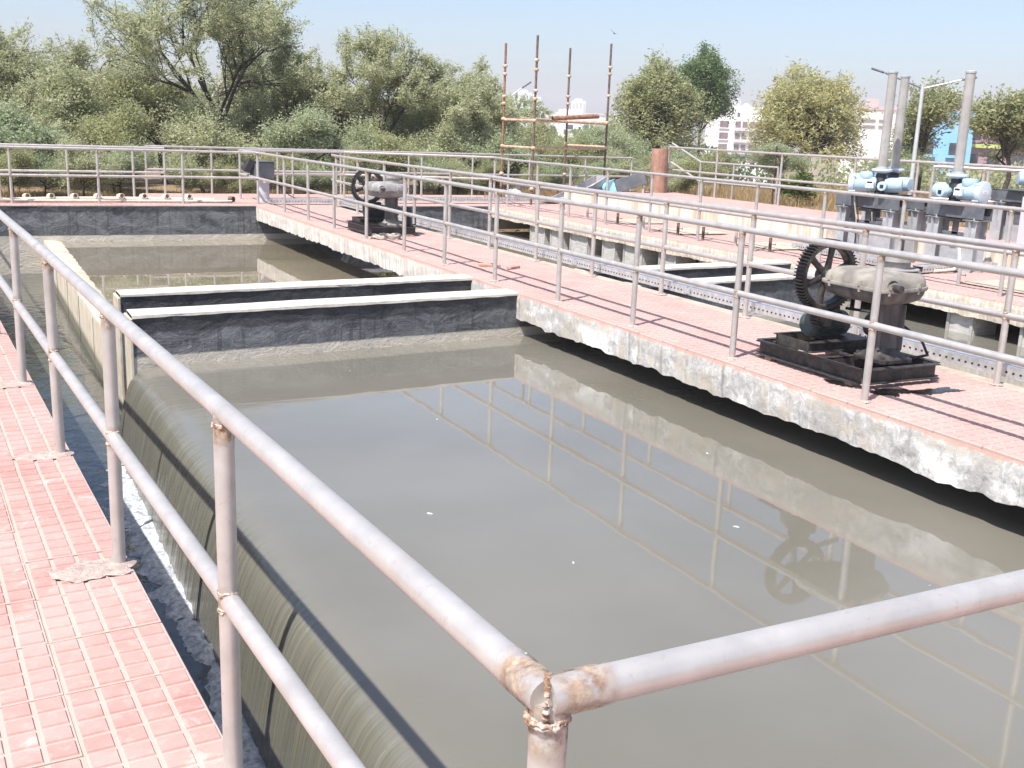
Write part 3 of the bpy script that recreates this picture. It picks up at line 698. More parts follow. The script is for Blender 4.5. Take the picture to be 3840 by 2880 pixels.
Bp = [(6.50, 20.4)]+[(6.464, y) for y in (19.0, 17.6, 16.2, 14.79, 13.40, 12.02, 10.63, 9.22, 7.839, 6.44, 5.033, 3.6)]
rail('guard_rail', 'long silver railing on the cable tray side of the walkway with the gear drives', Bp, ext0=(6.6, 20.95))
rail('guard_rail', 'silver railing on the basin edge of the back walkway', [(-.7, 21.2), (.793, 21.205), (2.251, 21.188), (3.746, 21.171), (5.165, 21.15)], ext0=(-2.2, 21.22), foot=False)
rail('guard_rail', 'silver railing along the rear edge of the back walkway, left stretch', [(-.6, 22.62), (.65, 22.62), (1.854, 22.62), (3.06, 22.62), (3.66, 22.62)], ext0=(-2.0, 22.62), foot=False)
rail('guard_rail', 'grey railing along the rear edge of the back walkway behind the scaffold', [(3.50, 23.95), (4.857, 23.97), (6.29, 23.95), (7.75, 23.95), (9.4, 23.95), (11.05, 23.95), (12.6, 23.95), (14.2, 23.95), (15.6, 23.95)], foot=False, pipe='pipe_grey')
rail('guard_rail', 'railing around the far end of the channel beside the grey control box', [(5.15, 22.58), (6.3, 22.75), (7.5, 22.95), (9.1, 22.4), (10.62, 21.85)], foot=False, ext0=(5.16, 20.95))
E_ = [(10.34, y) for y in (20.6, 19.3, 17.97, 16.634, 15.225, 13.858, 12.5, 11.1, 9.72, 8.176, 6.8)]
rail('guard_rail', 'grey railing along the edge of the gate walkway beyond the channel', E_, ext0=(10.60, 21.85), pipe='pipe_grey', foot=False)
rail('guard_rail', 'tall grey railing on the rear edge of the raised platform', [(14.87, y) for y in (21.28, 19.43, 17.31, 15.26, 13.77, 12.3, 10.8, 9.4)], H=1.07, z0=pz-.01, pipe='pipe_grey', foot=False)
rail('guard_rail', 'short railing beside the gates at the right edge', [(13.9, 12.55), (14.35, 11.95), (14.75, 11.3)], H=1.03, z0=pz-.01, pipe='pipe_grey', foot=False)
# stair hand rails behind the platform
def stair_rail(label, P, zs):
    t = thing('stair_rail', (P[0][0], P[0][1], -.4), label, 'railing'); o = Vector(t.location)
    for dz, nm in ((0, 'top_rail'), (-.45, 'mid_rail')):
        b = MB(); b.path([Vector((*p, z+dz))-o for p, z in zip(P, zs)], PR, 10); b.build(nm, 'pipe_grey', t, True)
    for p, z in list(zip(P, zs))[1:]:
        b = MB(); b.tube(Vector((*p, -.4))-o, Vector((*p, z))-o, PR, 10); b.build('post', 'pipe_grey', t, True)
stair_rail('sloping stair railing behind the raised platform by the rusty pipe', [(15.6, 22.2), (15.75, 21.2), (15.8, 20.0), (15.9, 18.6)], [1.40, 1.00, 1.0, 1.0])
b = MB(); b.tube((17.0, 20.0, -.6), (16.4, 19.3, 1.45), .02, 8)
tag(b.build('leaning_bar', 'rust_dark', None, True), 'thin dark bar leaning behind the raised platform railing', 'bar')
# small cement collars patched around the near posts on the tiled walkway
for i, (x, y, sx) in enumerate([(.16, 8.72, .13), (.243, 7.08, .14), (.325, 5.50, .12), (.40, 3.98, .145), (.485, 2.47, .13)]):
    b = MB(); ring = [[], [], [], []]
    for a in range(30):
        an = 2*PI*a/30; q = 1+.30*fbm(math.cos(an)*2+i*9, math.sin(an)*2, i)*2+.30*nz(a*2.3, i*3.3)
        for kk, (rf, zf) in enumerate(((1.0, .0005), (.9, .003), (.55, .004), (.15, .008))): ring[kk].append((min(sx*rf*q*math.cos(an)*1.05, .135), sx*.62*rf*q*math.sin(an), zf+.003*nz(a*.7, kk, i)))
    b.loft(ring); o = b.build('cement_patch', 'cement_patch', None, True, ang=70); o.location = (x-.07, y, 0)
    tag(o, 'rough pale cement patch on the pink tiles round the foot of a near railing post', 'cement patch', 'cement patches at the near railing')

# ------------------------------------------------------------------ gear drives on the walkway
def c_channel(b, p0, p1, h, fl, side, th=.008):
    """C section from p0 to p1 (bottom of web), height h, flanges of width fl pointing to `side`"""
    p0, p1 = Vector(p0), Vector(p1); d = (p1-p0); L = d.length; d.normalize(); s = Vector(side); R = Matrix((d, s, Vector((0, 0, 1)))).transposed()
    mid = (p0+p1)/2
    b.cbox(mid+Vector((0, 0, h/2))+s*th/2, (L, th, h), R)
    b.cbox(mid+Vector((0, 0, th/2))+s*fl/2, (L, fl, th*.98), R); b.cbox(mid+Vector((0, 0, h-th/2))+s*fl/2, (L, fl, th*.98), R)
def gear_drive(origin, label, dusty):
    t = thing('gear_drive', origin, label, 'gear drive')     # local origin: axis of the column on the deck
    X0, X1, Y0, Y1 = -.385, .305, -.205, .86
    base = MB()
    c_channel(base, (X0, Y0, .03), (X0, Y1, .03), .105, .05, (-1, 0, 0)); c_channel(base, (X1, Y0, .03), (X1, Y1, .03), .105, .05, (1, 0, 0))
    c_channel(base, (X0+.001, Y0, .0305), (X1-.001, Y0, .0305), .104, .05, (0, -1, 0)); c_channel(base, (X0+.001, Y1, .0305), (X1-.001, Y1, .0305), .104, .05, (0, 1, 0))
    c_channel(base, (X0+.01, .17, .031), (X1-.01, .17, .031), .10, .05, (0, 1, 0))
    base = base.build('base_frame', 'grease_steel', t)
    for (x, y) in ((X0+.02, Y0+.1), (X1-.05, Y0+.12), (X0+.02, Y1-.12), (X1-.05, Y1-.1)):
        b = MB(); b.cbox((x, y, .0145), (.09, .07, .03), bev=.004); b.build('packing_block', 'brick_block', base)
    bed = MB(); c_channel(bed, (X0+.01, .36, .136), (.24, .36, .136), .075, .04, (0, -1, 0)); c_channel(bed, (X0+.01, .70, .136), (.24, .70, .136), .075, .04, (0, 1, 0))
    bed.cbox((X0+.02, .53, .173), (.01, .33, .072)); bed.cbox((.10, .53, .205), (.26, .33, .008))
    bed.build('motor_bed', 'grease_steel', t)
    # foot and column
    rings = []
    for (hw, r, z) in ((.155, .03, .136), (.155, .03, .160), (.140, .04, .166), (.112, .09, .20), (.104, .098, .235)):
        ring = []
        for i in range(32):
            a = 2*PI*(i+.5)/32; cx, sy = math.cos(a), math.sin(a); k = hw/max(abs(cx), abs(sy)); kc = hw*1.02
            f = min(1, max(0, (r-.03)/.068)); q = k*(1-f)+kc*f; q = min(q, hw*1.28)
            ring.append((q*cx, q*sy, z))
        rings.append(ring)
    b = MB(); b.loft(rings); b.build('foot', 'dusty_iron' if not dusty else 'grease_steel', t, True)
    for (x, y) in ((.12, .12), (-.12, .12), (.12, -.12), (-.12, -.12)):
        b = MB(); b.tube((x, y, .16), (x, y, .185), .014, 6); b.build('bolt', 'grease_steel', t)
    b = MB(); b.lathe([(.102, .225), (.100, .30), (.096, .45), (.100, .545), (.125, .555), (.125, .575)], n=12); b.build('column', 'column_iron', t, True, ang=20)
    for a in (.4, 2.0, 3.6, 5.2):
        b = MB(); R = Matrix.Rotation(a, 3, 'Z'); b.cbox(R@Vector((.108, 0, .38)), (.03, .02, .32), R); b.build('rib', 'column_iron', t)
    # worm gear case
    circ = [(.235*math.cos(2*PI*i/60), .235*math.sin(2*PI*i/60)) for i in range(60)]
    worm = [(-.235+.095*math.cos(a)*(1), y0+.06*math.sin(a)) for y0 in (-.20, .30) for a in [2*PI*i/20 for i in range(20)]]
    pts = sorted(set(circ+worm)); 
    def hull(ps):
        def half(q):
            h = []
            for p in q:
                while len(h) >= 2 and (h[-1][0]-h[-2][0])*(p[1]-h[-2][1])-(h[-1][1]-h[-2][1])*(p[0]-h[-2][0]) <= 0: h.pop()
                h.append(p)
            return h[:-1]
        return half(ps)+half(ps[::-1])
    H = hull(pts)
    per = [0]
    for i in range(len(H)): a_, b_ = H[i], H[(i+1) % len(H)]; per.append(per[-1]+math.hypot(b_[0]-a_[0], b_[1]-a_[1]))
    out = []
    for k in range(48):
        s = per[-1]*k/48; i = max(j for j in range(len(per)-1) if per[j] <= s); f = (s-per[i])/max(1e-9, per[i+1]-per[i])
        a_, b_ = H[i], H[(i+1) % len(H)]; out.append((a_[0]+(b_[0]-a_[0])*f, a_[1]+(b_[1]-a_[1])*f))
    cx, cy = -.06, .04
    ring = lambda sc, z: [(cx+(x-cx)*sc, cy+(y-cy)*sc, z) for (x, y) in out]
    iron = 'dusty_iron' if dusty else 'grey_iron'
    b = MB(); b.loft([ring(.50, .560), ring(.74, .566), ring(.90, .590), ring(.965, .625), ring(.985, .655)]); case = b.build('case_lower', 'column_iron' if dusty else iron, t, True, ang=50)
    b = MB(); b.loft([ring(1.03, .656), ring(1.035, .660), ring(1.035, .678), ring(1.03, .682)]); b.build('case_flange', iron, t, True, ang=30)
    b = MB(); b.loft([ring(.985, .683), ring(.975, .712), ring(.93, .742), ring(.84, .766), ring(.66, .780), ring(.40, .784)]); b.build('case_cover', iron, t, True, ang=50)
    for k in (2, 9, 16, 23, 30, 37, 44):
        x, y = out[k]; x, y = cx+(x-cx)*1.0, cy+(y-cy)*1.0
        b = MB(); b.tube((x, y, .64), (x, y, .715), .011, 8); b.tube((x, y, .682), (x, y, .702), .019, 6); b.build('bolt', iron, t)
    b = MB(); b.lathe([(0, .782), (.15, .782), (.15, .790), (.088, .792), (.086, .838), (.112, .840), (.112, .885), (.10, .893), (0, .895)], o=(.03, -.01, 0), n=28); b.build('cap', 'grey_iron', t, True)
    # wheel on the worm shaft
    WX, WZ = -.235, .690; WY = .40
    b = MB(); b.tube((WX, -.32, WZ), (WX, WY+.06, WZ), .026, 14); sh = b.build('shaft', 'grease_steel', t, True)
    b = MB(); b.lathe([(0, -.245), (.052, -.245), (.052, -.225), (.042, -.22)], o=(WX, 0, WZ), ax=(0, 1, 0), n=18); b.build('bearing_cap', 'grease_black', sh, True)
    wheel = thing('gear_wheel', (WX, WY, WZ), None, None); wheel.parent = t
    r0, r1, hw = .208, .243, .045
    b = MB(); b.lathe([(r0, -hw*.75), (r0+.01, -hw), (r1, -hw), (r1, hw), (r0+.01, hw), (r0, hw*.75), (r0, -hw*.75)], ax=(0, 1, 0), n=72); b.build('rim', 'grease_steel', wheel, True, ang=30)
    NTH = 64; b = MB()
    for i in range(NTH):
        a = 2*PI*i/NTH; c_, s_ = math.cos(a), math.sin(a); tw = .0068
        for_v = []
        for (rr, ww) in ((r1-.002, tw), (r1+.022, tw*.5)):
            for sg, yy in ((-1, -hw), (1, -hw), (1, hw), (-1, hw)):
                for_v.append((rr*c_-sg*ww*s_, yy, rr*s_+sg*ww*c_))
        b.add(for_v, [(4,5,6,7), (0,1,5,4), (1,2,6,5), (2,3,7,6), (3,0,4,7)])
    tag(b.build('teeth', 'grease_black', wheel), kind='stuff')
    for i in range(6):
        a = 2*PI*i/6+.35; d = Vector((math.cos(a), 0, math.sin(a)))
        b = MB(); u = Vector((-math.sin(a), 0, math.cos(a)))
        rg = []
        for rr, wd, dp in ((.045, .030, .022), (.13, .024, .017), (.214, .030, .020)):
            rg.append([tuple(d*rr+u*wd*math.cos(q)+Vector((0, 1, 0))*dp*math.sin(q)) for q in [2*PI*k/10 for k in range(10)]])
        b.loft(rg); b.build('spoke', 'grease_steel', wheel, True)
    b = MB(); b.lathe([(.026, -.065), (.048, -.065), (.056, -.055), (.060, 0), (.056, .055), (.048, .065), (.026, .065)], ax=(0, 1, 0), n=24); b.build('hub', 'grease_black', wheel, True)
    # motor with pinion below the wheel
    mo = thing('motor', (-.04, .545, .305), None, None); mo.parent = t
    b = MB(); b.lathe([(0, -.20), (.075, -.20), (.092, -.18), (.092, .15), (.085, .16), (.03, .165), (.03, .22), (0, .22)], ax=(1, 0, 0), n=24); b.build('housing', 'motor_green', mo, True)
    b = MB()
    for i in range(26):
        a = 2*PI*i/26; R = Matrix.Rotation(a, 3, 'X'); b.cbox(R@Vector((-.02, 0, .098)), (.24, .004, .014), R)
    b.build('fins', 'motor_green', mo)
    b = MB(); b.cbox((.0, -.03, .115), (.11, .09, .06), bev=.008); b.build('terminal_box', 'motor_green', mo)
    b = MB(); b.cbox((0, 0, -.098), (.22, .17, .012)); b.build('feet', 'grease_steel', mo)
    pin = MB(); pin.lathe([(0, -.06), (.055, -.06), (.055, .06), (0, .06)], o=(WX, WY, WZ-.315), ax=(0, 1, 0), n=20)
    for i in range(16):
        a = 2*PI*i/16; R = Matrix.Rotation(-a, 3, 'Y'); pin.cbox(Vector((WX, WY, WZ-.315))+R@Vector((.06, 0, 0)), (.02, .10, .010), R)
    pin.build('pinion', 'grease_black', t)
    b = MB(); b.lathe([(0, -.02), (.075, -.02), (.085, -.01), (.085, .03), (.06, .05), (0, .05)], o=(.16, .30, .33), ax=(.2, -1, 0), n=24); b.build('pulley', 'motor_green', t, True)
    b = MB(); b.cbox((.05, .42, .52), (.30, .02, .035), Matrix.Rotation(.12, 3, 'Y')); b.build('guard_bar', 'grease_steel', t)
    # cable
    b = MB(); b.path([(.09, .50, .42), (.25, .40, .40), (.36, .20, .34), (.40, .02, .24), (.36, -.08, .16), (.24, -.05, .14)], .011, 8); b.build('cable', 'black_plastic', t, True)
    return t
g1 = gear_drive((5.785, 5.470, 0), 'nearer greasy gear drive with a large toothed wheel and dusty gear case', True)
g2 = gear_drive((5.735, 15.30, 0), 'farther gear drive with a toothed wheel and clean grey gear case', False)
b = MB(); b.cbox((.30, .10, .27), (.03, .36, .28), bev=.004); b.build('cover_plate', 'steel_dark', g2)
# oil spilt under the near drive, hose coiled by the far one, broken edging
for i, (x, y, rx, ry) in enumerate([(5.52, 5.12, .16, .09), (5.85, 5.03, .20, .07), (5.36, 5.42, .06, .12)]):
    b = MB(); ring = [[], []]
    for a in range(36):
        an = 2*PI*a/36; q = 1+.55*fbm(math.cos(an)*2+i*5, math.sin(an)*2, i)*2
        for kk, (rf, zf) in enumerate(((1, .0035), (.6, .005))): ring[kk].append((rx*rf*q*math.cos(an), ry*rf*q*math.sin(an), zf))
    b.loft(ring); o = b.build('oil_stain', 'oil'); o.location = (x, y, 0)
    tag(o, ['black oil pooled on the tiles under the near corner of the nearer gear drive', 'long black oil stain on the tiles in front of the nearer gear drive', 'small black oil patch beside the nearer gear drive frame'][i], 'oil stain')
b = MB(); pts = []
for i in range(70):
    a = 2*PI*i/22; pts.append((.20*math.cos(a)*(1+.1*math.sin(i*.31)), .17*math.sin(a), .02+.012*(i/22)+.01*math.sin(i*1.7)))
b.path(pts, .016, 8); o = b.build('hose', 'hose', None, True); o.location = (5.45, 14.75, 0)
tag(o, 'pale hose coiled on the tiles beside the farther gear drive', 'hose')
for i, (x, y, L, rz) in enumerate([(5.62, 11.62, .26, -.35), (5.83, 11.40, .22, .55)]):
    b = MB(); b.cbox((0, 0, .02), (L, .07, .035), bev=.006); o = b.build('broken_edging', 'broken_tile'); o.location = (x, y, 0); o.rotation_euler = (.1, 0, rz)
    tag(o, ['left one of two broken red edging pieces lying on the walkway', 'right one of two broken red edging pieces, tilted up'][i], 'broken tile')

# ------------------------------------------------------------------ cable trays
def tray(name, label, p0, p1, w_=.16, h=.085, z=.03, pitch=.06):
    p0, p1 = Vector((*p0, z)), Vector((*p1, z)); d = p1-p0; L = d.length; d.normalize(); t = thing(name, p0, label, 'cable tray', None, math.atan2(d.y, d.x))
    n = max(1, round(L/2.4)); sl = L/n
    for k in range(n):
        b = MB(); a0, a1 = k*sl+.012, (k+1)*sl-.012
        b.box(a0, a1, -w_/2, w_/2, 0, .004); b.box(a0, a1, -w_/2, -w_/2+.004, .004, h); b.box(a0, a1, w_/2-.004, w_/2, .004, h)
        b.box(a0, a1, -w_/2+.004, -w_/2+.018, h-.004, h); b.box(a0, a1, w_/2-.018, w_/2-.004, h-.004, h); b.box(a0+.001, a1-.001, -w_/2+.019, w_/2-.019, h-.012, h-.008)
        s = b.build('tray_length', 'galvanised', t)
        q = MB()
        m = int((a1-a0)/pitch)
        for i in range(m):
            xx = a0+pitch*(i+.5)
            for sy in (-1, 1): q.box(xx-.009, xx+.009, sy*(w_/2+.0012)-.0012, sy*(w_/2+.0012)+.0012, h*.45-.007, h*.45+.007)
        tag(q.build('slot_row', 'slot_black', s), kind='stuff')
        b = MB(); b.box(a1-.05, a1+.07, -w_/2-.006, -w_/2-.003, .012, h-.01); b.box(a1-.05, a1+.07, w_/2+.003, w_/2+.006, .012, h-.01); b.build('splice_plate', 'steel_grey', s)
    return t
tray('cable_tray', 'long perforated galvanised cable tray along the far edge of the main walkway', (6.70, 2.0), (6.70, 20.6))
tray('cable_tray', 'short perforated cable tray across the back walkway beside the grey control box', (5.34, 21.06), (6.60, 20.98))
tray('cable_tray', 'perforated cable tray along the far end of the channel', (7.0, 21.35), (12.1, 21.35), z=.05)
tray('cable_tray', 'perforated cable tray on the gate walkway in front of the gates', (10.95, 9.95), (12.5, 10.12), z=.02)
tray('cable_tray', 'perforated cable tray running behind the nearer gear wheel toward the gates', (10.9, 10.1), (11.3, 12.6), z=.02)

# ------------------------------------------------------------------ short stub posts and chequered covers on the gate walkway
for i, y in enumerate((18.7, 17.665, 16.6, 15.755, 14.726, 14.033, 13.2, 12.4, 11.55, 9.069, 8.1)):
    t = thing('stub_post', (10.58 if y > 9.5 else 10.70, y, 0), 'short capped stub post standing behind the gate walkway railing', 'post', 'row of stub posts on the gate walkway')
    b = MB(); b.tube((0, 0, -.03), (0, 0, .205), .024, 12); b.build('tube', 'rust_dark' if 9.5 < y < 17 and i % 3 else 'pipe_grey', t, True)
    b = MB(); b.tube((0, 0, .11), (.06, -.05, .11), .006, 6); b.tube((.055, -.05, .095), (.055, -.05, .125), .005, 6); b.build('bolt', 'rust_dark', t)
for i, (x, y, sx, sy) in enumerate([(11.15, 15.2, .95, 1.0), (11.2, 12.95, .95, .9), (11.25, 8.55, .95, 1.1), (11.2, 17.0, .9, .9)]):
    b = MB(); b.cbox((0, 0, .018), (sx, sy, .010)); t = thing('cover_plate', (x, y, 0), ['tan chequered cover plate lying mid way along the gate walkway', 'tan chequered cover plate in front of the first gate', 'tan chequered cover plate at the right edge of the gate walkway', 'farthest tan chequered cover plate on the gate walkway'][i], 'cover plate')
    b.build('plate', 'chequer_plate', t)
    q = MB()
    for a in range(int(sx/.06)):
        for c in range(int(sy/.06)):
            xx, yy = -sx/2+.03+a*.06, -sy/2+.03+c*.06; q.cbox((xx, yy, .0245), (.034, .008, .004), Matrix.Rotation(PI/4*(1 if (a+c) % 2 else -1), 3, 'Z'))
    tag(q.build('treads', 'chequer_plate', t), kind='stuff')

# ------------------------------------------------------------------ sluice gates with electric actuators
def gate_frame(x, y0, y1, label, ztop=.86, zb=0):
    t = thing('gate_frame', (x, (y0+y1)/2, zb), label, 'gate frame'); h = (y1-y0)/2
    zt = ztop-zb
    for sx in (-1, 1):
        b = MB(); c_channel(b, (sx*.085, -h, zt-.175), (sx*.085, h, zt-.175), .175, .07, (-sx, 0, 0) if sx > 0 else (1, 0, 0), .01); b.build('beam', 'steel_dark', t)
    b = MB(); b.box(-.16, .16, -.16, .16, zt+.002, zt+.018); b.build('mounting_plate', 'steel_dark', t)
    for sy in (-1, 1):
        yy = sy*(h-.16)
        b = MB(); c_channel(b, (-.10, yy-.09, 0), (-.10, yy+.09, 0), zt-.18, .055, (-1, 0, 0), .008); b.box(-.092, .10, yy-.004, yy+.004, 0, zt-.181); b.box(.10, .108, yy-.09, yy+.09, 0, zt-.18)
        p = b.build('post', 'steel_light', t)
        b = MB(); b.add([(-.155, yy-.10, zt-.19), (-.155, yy+.10, zt-.19), (.16, yy+.10, zt-.19), (.16, yy-.10, zt-.19), (-.155, yy-.10, zt-.178), (-.155, yy+.10, zt-.178), (.16, yy+.10, zt-.178), (.16, yy-.10, zt-.178)], [(0,3,2,1),(4,5,6,7),(0,1,5,4),(1,2,6,5),(2,3,7,6),(3,0,4,7)]); b.build('head_plate', 'steel_light', p)
        for bx in (-.13, .13):
            b = MB(); b.tube((bx, yy-.06, zt-.20), (bx, yy-.06, zt-.15), .010, 6); b.build('bolt', 'steel_light', p)
        b = MB(); b.add([(-.11, yy-.02, zt-.20), (-.155, yy-.02, zt-.20), (-.11, yy-.02, zt-.45), (-.11, yy+.0, zt-.20), (-.155, yy+.0, zt-.20), (-.11, yy+.0, zt-.45)], [(0,1,2),(3,5,4),(0,3,4,1),(1,4,5,2),(2,5,3,0)]); b.build('gusset', 'steel_light', p)
    b = MB(); b.box(-.02, .01, -h+.26, h-.26, 0, .50); gp = b.build('gate_leaf', 'steel_grey', t)
    b = MB(); b.box(-.032, -.021, -h+.26, h-.26, .47, .505); b.box(-.032, -.021, -.05, .05, .30, .66); b.build('stiffener', 'steel_dark', gp)
    b = MB(); b.tube((0, 0, .45), (0, 0, zt+.02), .022, 10); b.build('stem', 'rust_dark', t, True)
    b = MB(); b.cbox((0, 0, zt-.20), (.20, .26, .04)); b.build('thrust_plate', 'black_plastic', t)
    return t
def actuator(x, y, z, label, face, tube_h, mirror=1):
    """electric actuator with its stem cover tube; `face` = direction in which the big end cover looks"""
    t = thing('actuator', (x, y, z), label, 'actuator', None, face)
    b = MB(); b.lathe([(.0, 0), (.10, 0), (.10, .02), (.075, .03), (.075, .06), (.088, .07), (.088, .25), (.075, .27), (.075, .31), (0, .31)], n=24); b.build('gear_housing', 'black_plastic', t, True)
    b = MB(); b.lathe([(0, .05), (.098, .05), (.112, .065), (.115, .16), (.115, .34), (.118, .345), (.118, .36), (0, .36)], o=(0, 0, .155), ax=(1, 0, 0), n=30); body = b.build('body', 'actuator_blue', t, True)
    b = MB(); b.lathe([(0, -.02), (.095, -.02), (.105, -.005), (.105, .06), (.095, .085), (.05, .092), (0, .092)], o=(.20, 0, .24), ax=(0, 0, 1), n=26); b.build('gear_cover', 'actuator_blue', body, True)
    b = MB(); b.lathe([(0, .355), (.142, .355), (.148, .365), (.150, .41), (.146, .43), (.13, .438), (0, .440)], o=(0, 0, .155), ax=(1, 0, 0), n=34); cap = b.build('end_cover', 'actuator_cap', t, True)
    for k in range(4):
        a = PI/4+k*PI/2; b = MB(); p = Vector((0, .150*math.cos(a), .155+.150*math.sin(a))); b.tube(p+Vector((.33, 0, 0)), p+Vector((.42, 0, 0)), .014, 8); b.build('lug', 'actuator_blue', cap, True)
    b = MB(); b.cbox((.4412, 0, .165), (.002, .12, .045)); lb = b.build('name_plate', 'label_white', cap)
    for k in range(2):
        b = MB(); b.cbox((.4428, 0, .172-.015*k), (.0012, .095-.02*k, .006)); b.build('print_line', 'label_print', lb)
    b = MB(); b.lathe([(0, -.06), (.085, -.06), (.10, -.07), (.105, -.20), (.10, -.27), (.085, -.30), (.0, -.305)], o=(0, 0, .155), ax=(1, 0, 0), n=28); b.build('motor', 'actuator_blue', t, True)
    b = MB(); b.lathe([(0, .08), (.06, .08), (.066, .09), (.066, .26), (.06, .275), (0, .28)], o=(-.05, 0, .14), ax=(0, mirror, 0), n=24); m2 = b.build('switch_drum', 'actuator_blue', t, True)
    b = MB(); b.cbox((-.05, mirror*.281, .14), (.05, .002, .05)); b.build('display', 'black_plastic', m2)
    b = MB(); b.cbox((.13, mirror*.13, .15), (.13, .06, .13), bev=.02); pn = b.build('control_panel', 'actuator_blue', t)
    b = MB(); b.cbox((.13, mirror*.161, .155), (.10, .004, .10), bev=.001); pf = b.build('panel_face', 'label_white', pn)
    b = MB(); b.cbox((.13, mirror*.1645, .185), (.075, .003, .025)); b.build('screen', 'black_plastic', pf)
    for k in (-1, 1):
        b = MB(); b.cbox((.13+.025*k, mirror*.168, .135), (.014, .012, .045), Matrix.Rotation(.4*k, 3, 'Y'), .003); b.build('selector_knob', 'actuator_cap', pf)
    # handwheel on top, flange and clear cover tube
    b = MB(); b.lathe([(.0, .31), (.05, .31), (.135, .345), (.145, .35), (.145, .372), (.135, .378), (.09, .378), (0, .378)], n=32); b.build('hand_wheel', 'actuator_cap', t, True)
    b = MB(); b.lathe([(0, .378), (.095, .378), (.095, .395), (.072, .400), (.072, .42)], n=28); b.build('tube_flange', 'steel_grey', t, True)
    b = MB(); b.lathe([(.066, .395), (.064, .395+tube_h), (.059, .395+tube_h), (.061, .395), (.066, .395)], n=28); b.build('cover_tube', 'tube_plastic', t, True)
    b = MB(); b.tube((0, 0, .39), (0, 0, .39+tube_h*.80), .019, 12); b.build('stem', 'rust_dark', t, True)
    b = MB(); b.lathe([(.070, 0), (.070, .022), (.05, .034), (0, .038)], o=(0, 0, .375+tube_h), n=28); b.build('tube_cap', 'steel_grey', t, True)
    for k in range(3):
        b = MB(); b.path([(.38-.03*k, .05-.04*k, .02), (.36-.03*k, .05-.04*k, -.12), (.30-.02*k, .09-.06*k, -.35), (.26, .05-.05*k, -.60), (.27, -.02, -.84)], .009, 7); b.build('cable', 'hose' if k == 1 else 'black_plastic', t, True)
    return t
k = NT('tube_plastic'); c = k.ramp(k.noise(k.pos(), 6, 5, .6), [(.3, (.52, .50, .47)), (.7, (.72, .70, .68))])
k.done(c, .3); tb = k.n('ShaderNodeBsdfTransparent'); tb.inputs[0].default_value = (.82, .82, .80, 1); ms = k.n('ShaderNodeMixShader'); ms.inputs[0].default_value = .58
k.L(k.p.outputs[0], ms.inputs[1]); k.L(tb.outputs[0], ms.inputs[2]); k.L(ms.outputs[0], k.out.inputs[0]); M['tube_plastic'] = k.m
gate_frame(11.9, 11.2, 12.45, 'dark steel gate frame carrying the actuator with the control panel')
gate_frame(12.55, 11.35, 12.6, 'dark steel gate frame partly hidden behind the first gate frame')
gate_frame(11.9, 9.76, 10.70, 'dark steel gate frame carrying the actuator with the large round end cover')
gate_frame(13.75, 10.3, 11.2, 'dark steel gate frame at the right edge of the picture', 1.02, .25)
actuator(11.9, 11.68, .88, 'pale blue gate actuator showing its control panel, left of the pair', math.radians(128), 1.33, 1)
actuator(12.5, 12.02, .88, 'pale blue gate actuator behind the left one, with the second clear tube', math.radians(100), 1.31, -1)
actuator(11.9, 10.33, .88, 'pale blue gate actuator with its big round end cover facing right', math.radians(-82), 1.30, -1)
actuator(14.05, 10.72, 1.04, 'pale blue gate actuator cut off by the right edge', math.radians(-35), 1.2, 1)
b = MB(); b.cbox((0, 0, .36), (.05, .85, .68), bev=.006); o = b.build('flat_panel', 'white_shade'); o.location = (12.9, 9.62, pz)
tag(o, 'plain pale grey panel standing on the platform at the right edge', 'panel')
b = MB(); b.path([(11.2, 9.9, .03), (11.5, 9.85, .05), (11.75, 9.98, .12), (11.85, 10.1, .30)], .02, 8); tag(b.build('conduit', 'pvc', None, True), 'pale conduit on the deck at the foot of the gate frame', 'conduit')

# ------------------------------------------------------------------ scaffold tower
t = thing('scaffold', (11.12, 21.0, 0), 'rusty brown pipe scaffold tower standing on the back walkway', 'scaffold')
o0 = Vector(t.location)
SP = [((10.92, 22.1), 3.43, [.62, 1.23, 1.82, 2.15, 2.30, 2.78, 2.95]), ((11.12, 21.0), 3.55, [.35, 1.22, 1.80, 2.25, 2.42, 2.85, 3.05]), ((13.46, 23.7), 3.56, [.55, 1.3, 1.82, 2.25, 2.42, 2.90]), ((13.94, 22.6), 3.64, [.5, 1.25, 1.83, 2.45, 2.95, 3.10])]
for (p, hh, cups) in SP:
    b = MB(); b.tube(Vector((*p, -.02))-o0, Vector((*p, hh))-o0, .026, 12); ps = b.build('standard', 'rust_dark' if p[0] != 10.92 else 'rust', t, True)
    for c_ in cups:
        b = MB(); b.lathe([(.027, -.035), (.045, -.028), (.055, -.005), (.052, .012), (.034, .03), (.027, .034)], o=Vector((*p, c_))-o0, n=14); b.build('cup', 'ledger_paint', ps, True)
def ledger(a, c_, z, m_='ledger_paint', r=.028, nm='ledger'):
    b = MB(); b.tube(Vector((*SP[a][0], z))-o0, Vector((*SP[c_][0], z))-o0, r, 10); return b.build(nm, m_, t, True)
ledger(0, 1, 1.80); ledger(1, 3, 1.80); ledger(2, 3, 1.84); ledger(0, 2, 1.84); ledger(0, 1, 1.22); ledger(1, 3, 1.22); ledger(2, 3, 1.26)
b = MB(); b.lathe([(.042, 0), (.05, 0), (.05, 1.15), (.042, 1.15), (.042, .6)], o=(11.55, 20.98, 1.86), ax=(1.0, -.02, .075), n=16)
tag(b.build('loose_pipe', 'rust', None, True), 'loose dark pipe resting across the scaffold', 'pipe')
# rusty standpipe on the platform
b = MB(); b.lathe([(.19, 0), (.195, .3), (.19, 1.02), (.165, 1.02), (.165, .9), (.165, 0)], o=(14.50, 21.10, pz-.02), n=30)
tag(b.build('standpipe', 'rust_pipe', None, True), 'thick rusty red standpipe at the corner of the raised platform', 'pipe')
